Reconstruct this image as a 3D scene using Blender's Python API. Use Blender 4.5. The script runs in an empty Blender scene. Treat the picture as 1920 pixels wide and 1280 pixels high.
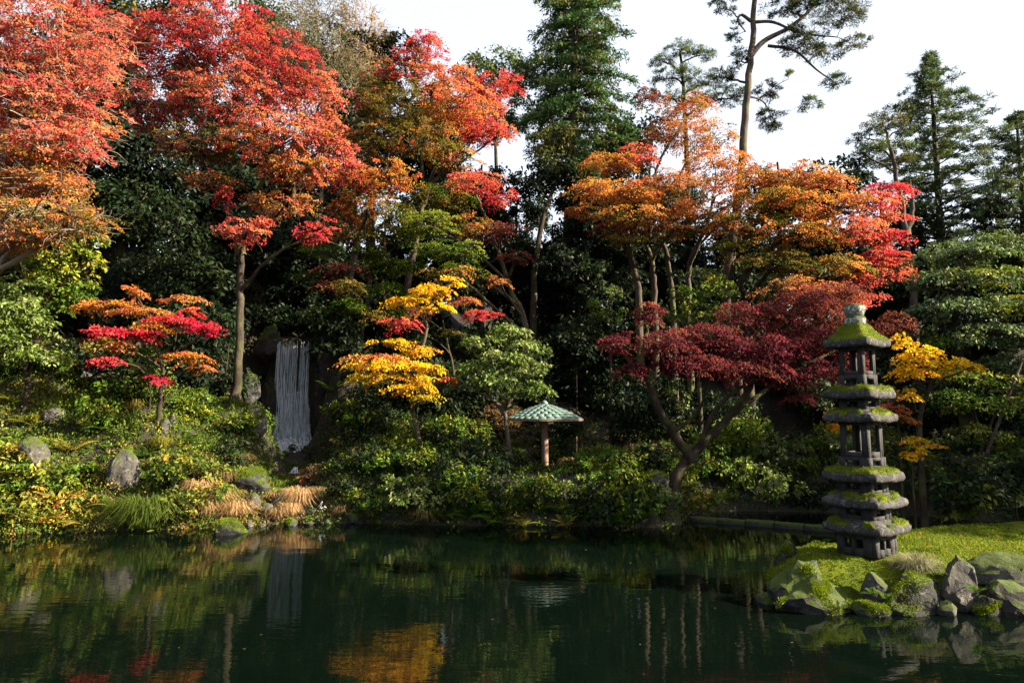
import bpy, bmesh, math, random
import numpy as np
from mathutils import Vector, noise as mnoise
R = math.radians
random.seed(11)
rng = np.random.default_rng(11)
sc = bpy.context.scene
col = sc.collection

# ------------------------------------------------------------------ camera, sky, sun, exposure
EYE = 2.9; PITCH = R(6.0); F = 1280.0
cam = bpy.data.cameras.new('camera'); cam.sensor_width = 36; cam.lens = 24.0; cam.clip_end = 2000
camo = bpy.data.objects.new('camera', cam); col.objects.link(camo)
camo.location = (0, 0, EYE); camo.rotation_euler = (R(90) + PITCH, 0, 0); sc.camera = camo
SUN_EL, SUN_AZ = R(27), R(-13)          # azimuth measured from +X towards +Y
sdir = Vector((math.cos(SUN_EL) * math.cos(SUN_AZ), math.cos(SUN_EL) * math.sin(SUN_AZ), math.sin(SUN_EL)))
w = bpy.data.worlds.new('World'); sc.world = w; w.use_nodes = True
nt = w.node_tree; bg = nt.nodes['Background']
sky = nt.nodes.new('ShaderNodeTexSky'); sky.sky_type = 'NISHITA'; sky.sun_disc = False
sky.sun_elevation = SUN_EL; sky.sun_rotation = R(90) - SUN_AZ
sky.air_density = 1.0; sky.dust_density = 4.0; sky.ozone_density = 1.0
hz = nt.nodes.new('ShaderNodeMix'); hz.data_type = 'RGBA'; hz.inputs[0].default_value = .55      # thin bright overcast veil over the blue
hz.inputs[7].default_value = (4.7, 4.8, 5.0, 1); nt.links.new(sky.outputs[0], hz.inputs[6])
nt.links.new(hz.outputs[2], bg.inputs[0]); bg.inputs[1].default_value = 0.05
sun = bpy.data.lights.new('sun', 'SUN'); sun.energy = 5.0; sun.angle = R(0.5); sun.color = (1.0, 0.86, 0.64)
suno = bpy.data.objects.new('sun', sun); col.objects.link(suno)
suno.rotation_euler = sdir.to_track_quat('Z', 'Y').to_euler()
sc.view_settings.view_transform = 'Standard'; sc.view_settings.look = 'None'
sc.view_settings.exposure = 2.7; sc.view_settings.gamma = 1.0
sc.render.engine = 'CYCLES'
cy = sc.cycles
cy.max_bounces = 6; cy.diffuse_bounces = 3; cy.glossy_bounces = 3; cy.transmission_bounces = 3; cy.transparent_max_bounces = 6
cy.caustics_reflective = False; cy.caustics_refractive = False; cy.sample_clamp_indirect = 4.0
cy.use_denoising = True

# ------------------------------------------------------------------ helpers
def ray(px, py):
    u = (px - 960) / F; v = (640 - py) / F
    y = math.cos(PITCH) - v * math.sin(PITCH); z = math.sin(PITCH) + v * math.cos(PITCH)
    return u / y, z / y
def P(px, py, Y):
    a, b = ray(px, py)
    return np.array((a * Y, Y, EYE + b * Y))
def smooth(a, b, t):
    t = np.clip((t - a) / (b - a), 0, 1); return t * t * (3 - 2 * t)

class Acc:
    """collects vertices and quads (with an optional colour per face)"""
    def __init__(s): s.v = []; s.f = []; s.c = []; s.n = 0
    def add(s, v, f, c=None):
        v = np.asarray(v, float).reshape(-1, 3); f = np.asarray(f, int).reshape(-1, 4)
        s.v.append(v); s.f.append(f + s.n); s.n += len(v)
        if c is not None: s.c.append(np.asarray(c, float).reshape(-1, 3))
    def tube(s, pts, rad, sides=6, c=None):
        pts = np.asarray(pts, float); rad = np.asarray(rad, float); k = len(pts)
        tan = np.gradient(pts, axis=0); tan /= np.linalg.norm(tan, axis=1)[:, None] + 1e-9
        ref = np.array((1., 0, 0)) if abs(tan[:, 0]).mean() < .8 else np.array((0, 1., 0))
        a = np.cross(tan, ref); a /= np.linalg.norm(a, axis=1)[:, None] + 1e-9
        b = np.cross(tan, a)
        th = np.arange(sides) / sides * 2 * math.pi
        ring = pts[:, None, :] + rad[:, None, None] * (np.cos(th)[None, :, None] * a[:, None, :] + np.sin(th)[None, :, None] * b[:, None, :])
        i = np.arange(k - 1)[:, None] * sides; j = np.arange(sides)[None, :]; j2 = (j + 1) % sides
        f = np.stack([i + j, i + j2, i + sides + j2, i + sides + j], -1).reshape(-1, 4)
        s.add(ring.reshape(-1, 3), f, None if c is None else np.tile(c, (len(f), 1)))
    def box(s, x0, x1, y0, y1, z0, z1):
        v = [(x, y, z) for z in (z0, z1) for y in (y0, y1) for x in (x0, x1)]
        s.add(v, [(0, 2, 3, 1), (4, 5, 7, 6), (0, 1, 5, 4), (2, 6, 7, 3), (0, 4, 6, 2), (1, 3, 7, 5)])
    def mesh(s, name, smooth_shade=False, origin=(0, 0, 0)):
        me = bpy.data.meshes.new(name)
        v = np.concatenate(s.v) - np.asarray(origin); f = np.concatenate(s.f)
        me.vertices.add(len(v)); me.vertices.foreach_set('co', v.astype(np.float32).ravel())
        me.loops.add(f.size); me.loops.foreach_set('vertex_index', f.astype(np.int32).ravel())
        me.polygons.add(len(f)); me.polygons.foreach_set('loop_start', np.arange(0, f.size, 4, dtype=np.int32))
        if s.c:
            c = np.concatenate(s.c); at = me.attributes.new('tint', 'FLOAT_COLOR', 'FACE')
            at.data.foreach_set('color', np.concatenate([c, np.ones((len(c), 1))], 1).astype(np.float32).ravel())
        me.update(calc_edges=True)
        if smooth_shade: me.polygons.foreach_set('use_smooth', np.ones(len(f), dtype=bool))
        return me

def obj(name, me, mat=None, parent=None, loc=None):
    o = bpy.data.objects.new(name, me); col.objects.link(o)
    if mat is not None and not me.materials: me.materials.append(mat)
    if parent is not None: o.parent = parent
    if loc is not None: o.location = loc
    return o
def tag(o, label=None, cat=None, group=None, kind=None):
    for k, x in (('label', label), ('category', cat), ('group', group), ('kind', kind)):
        if x: o[k] = x
    return o
def empty(name, loc=(0, 0, 0), label=None, cat=None, group=None, rz=0):
    o = bpy.data.objects.new(name, None); col.objects.link(o)
    o.location = loc; o.rotation_euler = (0, 0, rz); o.empty_display_size = .2
    return tag(o, label, cat, group)
def copy_tree(src, loc, rz=0, scale=1, label=None, group=None):
    c = src.copy(); col.objects.link(c); c.location = loc; c.rotation_euler = (0, 0, rz); c.scale = (scale,) * 3
    if label: c['label'] = label
    if group: c['group'] = group
    for ch in src.children:
        d = ch.copy(); col.objects.link(d); d.parent = c
    return c

# ------------------------------------------------------------------ materials
def newmat(name):
    m = bpy.data.materials.new(name); m.use_nodes = True
    t = m.node_tree; t.nodes.clear()
    return m, t, t.nodes.new('ShaderNodeOutputMaterial')
def N(t, ty, **kw):
    n = t.nodes.new(ty)
    for k, x in kw.items():
        if k.startswith('i_'):
            key = k[2:].replace('_', ' ')
            n.inputs[int(key) if key.isdigit() else key].default_value = x
        else: setattr(n, k, x)
    return n
def ramp(t, fac, stops):
    n = t.nodes.new('ShaderNodeValToRGB'); t.links.new(fac, n.inputs[0])
    cr = n.color_ramp
    while len(cr.elements) < len(stops): cr.elements.new(0.5)
    for e, (p, c) in zip(cr.elements, stops): e.position = p; e.color = (*c, 1) if len(c) == 3 else c
    return n.outputs[0]
def noise_tex(t, scale, detail=5, rough=.6, coord='Object', sx=None):
    co = t.nodes.new('ShaderNodeTexCoord'); out = co.outputs[coord]
    if sx:
        mp = t.nodes.new('ShaderNodeMapping'); t.links.new(out, mp.inputs[0]); mp.inputs['Scale'].default_value = sx; out = mp.outputs[0]
    n = N(t, 'ShaderNodeTexNoise', i_Scale=scale, i_Detail=detail, i_Roughness=rough); t.links.new(out, n.inputs['Vector'])
    return n.outputs['Fac']
def bump(t, h, strength, dist=.02, prev=None):
    b = N(t, 'ShaderNodeBump', i_Strength=strength, i_Distance=dist); t.links.new(h, b.inputs['Height'])
    if prev is not None: t.links.new(prev, b.inputs['Normal'])
    return b.outputs[0]
def mix(t, fac, a, b, blend='MIX'):
    n = t.nodes.new('ShaderNodeMix'); n.data_type = 'RGBA'; n.blend_type = blend
    for s_, x in ((0, fac), (6, a), (7, b)):
        if hasattr(x, 'is_linked'): t.links.new(x, n.inputs[s_])
        elif s_ == 0: n.inputs[0].default_value = x
        else: n.inputs[s_].default_value = (*x, 1)
    return n.outputs[2]

def leaf_material(name, trans=.38, rough=.5, spec=.35, gain=1.25):
    m, t, out = newmat(name)
    a = N(t, 'ShaderNodeAttribute', attribute_name='tint')
    p = N(t, 'ShaderNodeBsdfPrincipled', i_Roughness=rough); p.inputs['Specular IOR Level'].default_value = spec
    t.links.new(a.outputs['Color'], p.inputs['Base Color'])
    tr = N(t, 'ShaderNodeBsdfTranslucent')
    t.links.new(mix(t, 1.0, a.outputs['Color'], (gain, gain, gain * .8), 'MULTIPLY'), tr.inputs[0])
    mx = N(t, 'ShaderNodeMixShader', i_0=trans); t.links.new(p.outputs[0], mx.inputs[1]); t.links.new(tr.outputs[0], mx.inputs[2])
    t.links.new(mx.outputs[0], out.inputs[0])
    return m
def bark_material(name, c0, c1, c2, scale=6):
    m, t, out = newmat(name)
    n = noise_tex(t, scale, 6, .65, sx=(1, 1, .25)); n2 = noise_tex(t, 1.6, 4)
    c = ramp(t, n, [(.3, c0), (.55, c1), (.75, c2)])
    c = mix(t, ramp(t, n2, [(.5, (0, 0, 0)), (.72, (.7, .7, .7))]), c, (.07, .085, .02))
    p = N(t, 'ShaderNodeBsdfPrincipled', i_Roughness=.9); p.inputs['Specular IOR Level'].default_value = .15
    t.links.new(c, p.inputs['Base Color']); t.links.new(bump(t, n, .9, .04), p.inputs['Normal'])
    t.links.new(p.outputs[0], out.inputs[0]); return m
def stone_material(name, dark, mid, light, moss=.0, lichen=.35, scale=3.0, mosscol=(.028, .042, .003)):
    m, t, out = newmat(name)
    n = noise_tex(t, scale, 8, .65); n2 = noise_tex(t, scale * 3.2, 6, .7); n3 = noise_tex(t, scale * 14, 4, .7)
    c = ramp(t, n, [(.32, dark), (.52, mid), (.7, light)])
    c = mix(t, ramp(t, n3, [(.35, (.6, .6, .6)), (.65, (0, 0, 0))]), c, tuple(x * .45 for x in dark))
    lt = ramp(t, n2, [(.62 - lichen * .2, (0, 0, 0)), (.70 - lichen * .2, (.8, .8, .8))])
    c = mix(t, lt, c, tuple(min(.6, x * 1.3) for x in light))
    if moss > 0:
        g = t.nodes.new('ShaderNodeNewGeometry'); s = t.nodes.new('ShaderNodeSeparateXYZ'); t.links.new(g.outputs['Normal'], s.inputs[0])
        nm = noise_tex(t, scale * .8, 5, .6)
        ad = N(t, 'ShaderNodeMath', operation='ADD'); t.links.new(s.outputs['Z'], ad.inputs[0]); t.links.new(nm, ad.inputs[1])
        f = ramp(t, ad.outputs[0], [(min(.97, 1.0 - moss * .55), (0, 0, 0)), (min(1.0, 1.12 - moss * .55), (1, 1, 1))])
        c = mix(t, f, c, mix(t, n3, tuple(x * .6 for x in mosscol), tuple(x * 1.35 for x in mosscol)))
    p = N(t, 'ShaderNodeBsdfPrincipled', i_Roughness=.88); p.inputs['Specular IOR Level'].default_value = .25
    t.links.new(c, p.inputs['Base Color'])
    t.links.new(bump(t, n3, .55, .015, bump(t, n2, .7, .05)), p.inputs['Normal'])
    t.links.new(p.outputs[0], out.inputs[0]); return m
def plain_material(name, c0, c1, scale=8, rough=.8, bs=.4, sx=None):
    m, t, out = newmat(name); n = noise_tex(t, scale, 6, .65, sx=sx)
    p = N(t, 'ShaderNodeBsdfPrincipled', i_Roughness=rough)
    t.links.new(ramp(t, n, [(.3, c0), (.7, c1)]), p.inputs['Base Color']); t.links.new(bump(t, n, bs, .02), p.inputs['Normal'])
    t.links.new(p.outputs[0], out.inputs[0]); return m

M = {}
M['leaf'] = leaf_material('maple_leaf', .45, .65, .05)
M['gloss'] = leaf_material('glossy_leaf', .25, .55, .10)
M['needle'] = leaf_material('needle', .2, .6, .08)
M['grass'] = leaf_material('grass_blade', .35, .7, .06)
M['moss'] = leaf_material('moss_tuft', .3, .8, .1)
M['bark'] = bark_material('grey_bark', (0.0203, 0.0154, 0.0114), (0.0527, 0.0405, 0.0304), (0.0972, 0.0769, 0.0587))
M['darkbark'] = bark_material('dark_bark', (0.0088, 0.0064, 0.0049), (0.0245, 0.0176, 0.0127), (0.0490, 0.0367, 0.0269))
M['redbark'] = bark_material('red_pine_bark', (0.0171, 0.0122, 0.0112), (0.0463, 0.0341, 0.0302), (0.0878, 0.0692, 0.0624), 4)
M['twigbark'] = bark_material('pale_maple_bark', (.010, .008, .006), (.030, .023, .017), (.065, .052, .04))
M['twig'] = plain_material('pale_twig', (0.1056, 0.0720, 0.0480), (0.1728, 0.1296, 0.0912), 5)
M['rock'] = stone_material('grey_rock', (0.0139, 0.0139, 0.0151), (0.0371, 0.0360, 0.0348), (0.0742, 0.0719, 0.0719), moss=.25)
M['mossrock'] = stone_material('mossy_rock', (0.0060, 0.0060, 0.0067), (0.0170, 0.0170, 0.0186), (0.0444, 0.0461, 0.0515), moss=.2, lichen=.3)
M['paleroc'] = stone_material('pale_rock', (0.0235, 0.0215, 0.0196), (0.0548, 0.0510, 0.0450), (0.0882, 0.0842, 0.0783), moss=.2)
M['wetrock'] = stone_material('wet_dark_rock', (0.0059, 0.0054, 0.0059), (0.0171, 0.0147, 0.0147), (0.0392, 0.0343, 0.0333), moss=.15, lichen=.1)
M['cliff'] = stone_material('cliff_rock', (0.0091, 0.0077, 0.0073), (0.0273, 0.0228, 0.0205), (0.0592, 0.0501, 0.0455), moss=.3, lichen=.1, scale=1.2)
M['lantern'] = stone_material('weathered_granite', (0.0158, 0.0151, 0.0147), (0.0360, 0.0348, 0.0341), (0.0743, 0.0743, 0.0756), lichen=.4, scale=5)
M['lanternwall'] = stone_material('smooth_granite', (0.0170, 0.0176, 0.0191), (0.0280, 0.0289, 0.0308), (0.0401, 0.0413, 0.0434), lichen=-.6, scale=4)

# ------------------------------------------------------------------ terrain
SHX = [-40, -20, -13, -10.5, -8, -6, -4, -2, 0, 2, 3.6, 4.4, 5.0, 6.5, 9, 12, 16, 20, 26, 40]
SHY = [13, 15.5, 16.6, 17.2, 17.7, 18.6, 18.5, 18.2, 18.2, 18.0, 17.9, 18.2, 20.0, 20.8, 20.6, 19.5, 16.5, 12, 8, 2]
def shore(x): return np.interp(x, SHX, SHY)
CT = []
for a in [(0, 1000, 17.2, .2), (150, 930, 18.2, 0), (235, 905, 18.6, 0), (60, 850, 19, 0), (50, 700, 21.5, 0), (170, 760, 21, 0), (300, 800, 20.6, 0), (300, 730, 22.2, 0),
          (380, 860, 20.2, 0), (420, 900, 19.4, 0), (440, 755, 23, 0), (400, 700, 25, 0), (480, 770, 23.6, 0), (200, 640, 25, 0), (300, 600, 28, 0), (0, 600, 25, 0),
          (690, 770, 25.5, 0), (700, 850, 22, 0), (690, 900, 20.3, 0), (760, 800, 24, 0), (650, 690, 28.5, 0), (760, 700, 30, 0), (850, 840, 22.5, 0), (900, 900, 20, 0),
          (950, 893, 22, 0), (1020, 893, 24, 0), (1100, 888, 23, 0), (1020, 900, 22.5, 0), (1140, 806, 29, 0), (1210, 822, 27.5, 0), (1000, 760, 31, 0), (1300, 905, 20.2, 0), (1150, 900, 20.2, 0),
          (1400, 860, 25, 0), (1500, 850, 26, 0), (1650, 840, 26, 0), (1800, 850, 24, 0), (1900, 860, 22, 0), (850, 650, 36, 0), (1250, 700, 33, 0), (1500, 700, 34, 0), (1800, 700, 34, 0)]:
    CT.append(P(*a[:3]))
for a in [(-14, 33, 9.5), (-20, 36, 11.5), (-8, 40, 12), (-14, 42, 13), (2, 40, 8.2), (9, 40, 8.0), (17, 38, 7.5), (26, 34, 6), (-28, 30, 10), (-40, 30, 12), (0, 60, 13), (-30, 60, 16), (30, 60, 11), (40, 40, 7), (30, 20, 3), (22, 18, 1.4), (40, 10, 3),
          (-22, 22, 6), (-30, 20, 7), (-18, 18, 1.5)]: CT.append(np.array(a, float))
for k in range(9):                      # floor of the little stream valley
    f = k / 8; CT.append(np.array((-9.5 + 3.6 * f, 29.3 - 10.3 * f, 1.15 - .95 * f)))
CT = np.array(CT)
def vnoise(x, y, s, seed=0):
    """cheap smooth value noise for arrays"""
    x = np.asarray(x) / s; y = np.asarray(y) / s
    xi = np.floor(x).astype(int); yi = np.floor(y).astype(int); fx = x - xi; fy = y - yi
    def h(a, b):
        n = np.sin(a * 127.1 + b * 311.7 + seed * 74.7) * 43758.5453; return n - np.floor(n)
    fx = fx * fx * (3 - 2 * fx); fy = fy * fy * (3 - 2 * fy)
    return (h(xi, yi) * (1 - fx) + h(xi + 1, yi) * fx) * (1 - fy) + (h(xi, yi + 1) * (1 - fx) + h(xi + 1, yi + 1) * fx) * fy
def gz(x, y):
    x = np.atleast_1d(np.asarray(x, float)); y = np.atleast_1d(np.asarray(y, float))
    num = np.zeros_like(x); den = np.zeros_like(x)
    for c in CT:
        wgt = 1 / ((x - c[0]) ** 2 + (y - c[1]) ** 2 + .25) ** 1.8
        num += wgt * c[2]; den += wgt
    z = num / den
    k = (1 - smooth(.9, 2.2, np.abs(x + 9.55))) * smooth(27, 28.5, y) * (1 - smooth(33, 36, y))
    z = z * (1 - k) + k * (1.15 + 5.0 * smooth(30.15, 30.7, y))
    t = y - shore(x)
    z = z + (vnoise(x, y, 1.3) - .5) * .35 * smooth(.5, 4, t) + (vnoise(x, y, .45, 3) - .5) * .14 * smooth(0, 1, t)
    land = np.maximum(z, .1) * smooth(-.05, 1.9, t) + .16 * smooth(-.1, .35, t)
    z = np.where(t > 0, land, np.maximum(-1.1, .7 * t) + .16 * smooth(-.1, .35, t))
    nb = 1 - smooth(1.5, 4.5, y - .02 * x * x * 0)
    z = np.where(y < 6, -1.1 + nb * 2.4, z)
    return z
def gz1(x, y): return float(gz(x, y)[0])

m, t, out = newmat('forest_soil')
n = noise_tex(t, 1.1, 8, .7); n2 = noise_tex(t, 14, 5, .7)
c = ramp(t, n, [(.3, (.006, .007, .003)), (.5, (.013, .011, .005)), (.68, (.016, .017, .005))])
c = mix(t, ramp(t, n2, [(.5, (0, 0, 0)), (.65, (.8, .8, .8))]), c, (.028, .017, .008))
p = N(t, 'ShaderNodeBsdfPrincipled', i_Roughness=.95); t.links.new(c, p.inputs['Base Color']); t.links.new(bump(t, n2, .8, .06), p.inputs['Normal'])
t.links.new(p.outputs[0], out.inputs[0]); M['soil'] = m
gx = np.concatenate([np.arange(-70, -16, 1.5), np.arange(-16, 16, .2), np.arange(16, 71, 1.5)])
gy = np.concatenate([np.arange(-20, 6, 1.0), np.arange(6, 14, .7), np.arange(14, 34, .2), np.arange(34, 90, 1.5)])
X, Y = np.meshgrid(gx, gy); Z = gz(X.ravel(), Y.ravel())
V = np.stack([X.ravel(), Y.ravel(), Z], 1); nx, ny = len(gx), len(gy)
i, j = np.meshgrid(np.arange(nx - 1), np.arange(ny - 1)); b = (j * nx + i).ravel()
a = Acc(); a.add(V, np.stack([b, b + 1, b + nx + 1, b + nx], 1))
tag(obj('ground', a.mesh('ground', True), M['soil']), 'dark wooded garden hillside and pond bed', kind='structure')

# ------------------------------------------------------------------ pond
m, t, out = newmat('pond_water')
n1 = noise_tex(t, 1.0, 4, .55, sx=(.55, 1.9, 1)); n2 = noise_tex(t, 1.0, 3, .5, sx=(2.6, 7.5, 1))
p = N(t, 'ShaderNodeBsdfPrincipled', i_Roughness=.012); p.inputs['Base Color'].default_value = (.0009, .0024, .0015, 1); p.inputs['IOR'].default_value = 1.33
p.inputs['Specular IOR Level'].default_value = .5
t.links.new(bump(t, n2, .055, .03, bump(t, n1, .065, .06)), p.inputs['Normal']); t.links.new(p.outputs[0], out.inputs[0]); M['water'] = m
a = Acc(); a.add([(-60, 1, 0), (60, 1, 0), (60, 24, 0), (-60, 24, 0)], [(0, 1, 2, 3)])
tag(obj('pond', a.mesh('pond'), M['water']), 'dark green still pond reflecting the trees', kind='structure')

# ------------------------------------------------------------------ foliage engine
PAL = {   # linear base colours
 'red': [(.44, .035, .045), (.52, .06, .055), (.38, .028, .045), (.50, .10, .045)],
 'coral': [(.54, .095, .075), (.56, .14, .075), (.48, .06, .06), (.52, .17, .075)],
 'orange': [(.48, .155, .04), (.48, .20, .045), (.44, .11, .04), (.38, .18, .025)],
 'rust': [(.35, .12, .04), (.40, .16, .05), (.28, .14, .03), (.37, .085, .045)],
 'crimson': [(.46, .015, .04), (.40, .02, .05), (.50, .045, .05)],
 'purple': [(.15, .026, .042), (.20, .032, .042), (.11, .022, .038), (.23, .045, .045)],
 'dusk': [(.22, .05, .045), (.27, .08, .05), (.17, .05, .035)],
 'gold': [(.66, .37, .012), (.64, .43, .015), (.62, .29, .012)],
 'golddk': [(.46, .33, .015), (.54, .33, .015), (.36, .29, .015), (.52, .22, .015)],
 'olive': [(.17, .15, .025), (.22, .18, .03), (.13, .14, .02), (.26, .15, .03)],
 'green': [(.06, .125, .012), (.09, .16, .014), (.13, .16, .014)],
 'lime': [(.20, .26, .03), (.15, .22, .025), (.28, .28, .03)],
 'pale': [(.18, .25, .06), (.14, .20, .04), (.26, .31, .10), (.10, .16, .025)],
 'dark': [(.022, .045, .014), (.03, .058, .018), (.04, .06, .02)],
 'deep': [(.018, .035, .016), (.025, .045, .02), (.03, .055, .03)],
 'blue': [(.09, .15, .065), (.12, .18, .07), (.16, .21, .07)],
 'pine': [(.05, .085, .025), (.075, .105, .03), (.11, .13, .04), (.04, .07, .03)],
 'pineol': [(.14, .15, .045), (.10, .12, .035), (.18, .17, .05)],
 'cedar': [(.07, .16, .05), (.09, .20, .06), (.09, .16, .045), (.16, .17, .05)],
 'tan': [(.52, .33, .16), (.58, .39, .20), (.44, .26, .12)],
 'browng': [(.20, .12, .06), (.26, .16, .08), (.15, .10, .05)],
 'sedge': [(.06, .10, .015), (.09, .14, .02), (.13, .17, .03)],
 'yellowg': [(.26, .25, .03), (.20, .20, .03), (.33, .24, .04), (.14, .17, .025)],
 'moss': [(.10, .15, .006), (.14, .19, .008), (.07, .12, .006), (.19, .21, .01)],
 'straw': [(.30, .29, .17), (.24, .25, .12), (.36, .33, .22)],
}
STY = {   # leaf length, width, leaves per spray, spray radius range, flatness, tilt jitter, coverage, droop, material
 'maple': dict(L=.078, W=.06, k=48, sr=(.22, .5), flat=.09, jit=.45, cover=1.45, droop=.16, mat='leaf', rad=.8, tilt=.2),
 'bigmaple': dict(L=.074, W=.056, k=40, sr=(.16, .38), flat=.16, jit=.5, cover=1.5, droop=.05, mat='leaf', rad=.8, tilt=.38),
 'lace': dict(L=.085, W=.042, k=64, sr=(.30, .5), flat=.10, jit=.6, cover=2.2, droop=.35, mat='leaf', rad=.9),
 'broad': dict(L=.15, W=.07, k=26, sr=(.18, .34), flat=.6, jit=.9, cover=1.4, droop=.1, mat='gloss', rad=.7),
 'bigbroad': dict(L=.26, W=.12, k=26, sr=(.35, .6), flat=.5, jit=.8, cover=2.3, droop=.1, mat='gloss', rad=.7),
 'layer': dict(L=.14, W=.065, k=34, sr=(.28, .5), flat=.16, jit=.6, cover=2.0, droop=.1, mat='gloss', rad=.8),
 'pine': dict(L=.24, W=.032, k=48, sr=(.22, .38), flat=.35, jit=.9, cover=1.7, droop=-.1, mat='needle', rad=1.3),
 'cedar': dict(L=.24, W=.07, k=30, sr=(.28, .5), flat=.35, jit=.7, cover=1.5, droop=.35, mat='needle', rad=1.0),
 'thin': dict(L=.13, W=.06, k=10, sr=(.3, .6), flat=.6, jit=1.0, cover=.5, droop=.1, mat='leaf', rad=.5),
}
DETAIL = 1.0
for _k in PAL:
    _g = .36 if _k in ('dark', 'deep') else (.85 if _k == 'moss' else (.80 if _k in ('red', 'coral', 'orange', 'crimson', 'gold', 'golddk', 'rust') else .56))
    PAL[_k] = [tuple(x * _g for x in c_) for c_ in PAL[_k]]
def unit(v): return v / (np.linalg.norm(v, axis=-1, keepdims=True) + 1e-9)
def add_leaves(acc, c, r, colr, sty, outd, lsc=1.0):
    """c (n,3) spray centres, r (n,) radii, colr (n,3) colours, outd (n,3) outward directions"""
    k = sty['k']; n = len(c)
    if n == 0: return
    th = rng.uniform(0, 2 * math.pi, (n, k)); rr = np.sqrt(rng.uniform(.02, 1, (n, k)))
    h = rng.normal(0, 1, (n, k))
    up = unit(np.array((0, 0, 1.0)) + .45 * outd + rng.normal(0, sty.get('tilt', .14), (n, 3)))
    e1 = unit(np.cross(up, rng.normal(0, 1, (n, 3)))); e2 = np.cross(up, e1)
    el = rng.uniform(.65, 1.0, (n, 1))
    rad = (np.cos(th) * rr)[..., None] * e1[:, None] + (np.sin(th) * rr * el)[..., None] * e2[:, None]
    pos = c[:, None] + r[:, None, None] * (rad + (h * sty['flat'] * .6)[..., None] * up[:, None])
    pos[..., 2] -= sty['droop'] * r[:, None] * rr ** 2
    ax = unit(sty['rad'] * rad + rng.normal(0, .45, (n, k, 3)) + .25 * outd[:, None] - np.array((0, 0, .25 * np.sign(sty['droop']))))
    nm = unit(up[:, None] + rng.normal(0, sty['jit'], (n, k, 3)))
    sd = unit(np.cross(ax, nm)); nm = np.cross(sd, ax)
    L = sty['L'] * lsc * rng.uniform(.7, 1.25, (n, k, 1)); W = sty['W'] * lsc * rng.uniform(.75, 1.2, (n, k, 1))
    v0 = pos - ax * L * .5; v2 = pos + ax * L * .5 - nm * L * .10
    v1 = pos + sd * W * .5 - ax * L * .06 + nm * W * .18; v3 = pos - sd * W * .5 - ax * L * .06 + nm * W * .18
    V = np.stack([v0, v1, v2, v3], 2).reshape(-1, 3)
    cc = np.repeat(colr, k, 0) * rng.uniform(.72, 1.28, (n * k, 1)) * rng.uniform(.92, 1.08, (n * k, 3))
    acc.add(V, np.arange(len(V)).reshape(-1, 4), np.clip(cc, .002, .75))
def pick(pal, n):
    """colours for n sprays from a palette name or a list of (name, weight)"""
    if isinstance(pal, str): pal = [(pal, 1)]
    names = [q[0] for q in pal]; ww = np.array([q[1] for q in pal], float); ww /= ww.sum()
    idx = rng.choice(len(names), n, p=ww); res = np.zeros((n, 3))
    for q in range(n):
        P_ = PAL[names[idx[q]]]; res[q] = P_[rng.integers(len(P_))]
    return res * rng.uniform(.82, 1.18, (n, 1))
def bez(p0, p1, p2, k):
    s = np.linspace(0, 1, k)[:, None]; return (1 - s) ** 2 * p0 + 2 * s * (1 - s) * p1 + s * s * p2
def catmull(pts, per=5):
    pts = np.asarray(pts, float)
    if len(pts) < 3: pts = np.array([pts[0], (pts[0] + pts[-1]) / 2, pts[-1]])
    q = np.concatenate([[2 * pts[0] - pts[1]], pts, [2 * pts[-1] - pts[-2]]]); res = []
    for i_ in range(1, len(q) - 2):
        for s in np.arange(per) / per:
            a_, b_, c_, d_ = q[i_ - 1], q[i_], q[i_ + 1], q[i_ + 2]
            res.append(.5 * ((2 * b_) + (-a_ + c_) * s + (2 * a_ - 5 * b_ + 4 * c_ - d_) * s ** 2 + (-a_ + 3 * b_ - 3 * c_ + d_) * s ** 3))
    res.append(pts[-1]); return np.array(res)

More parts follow.
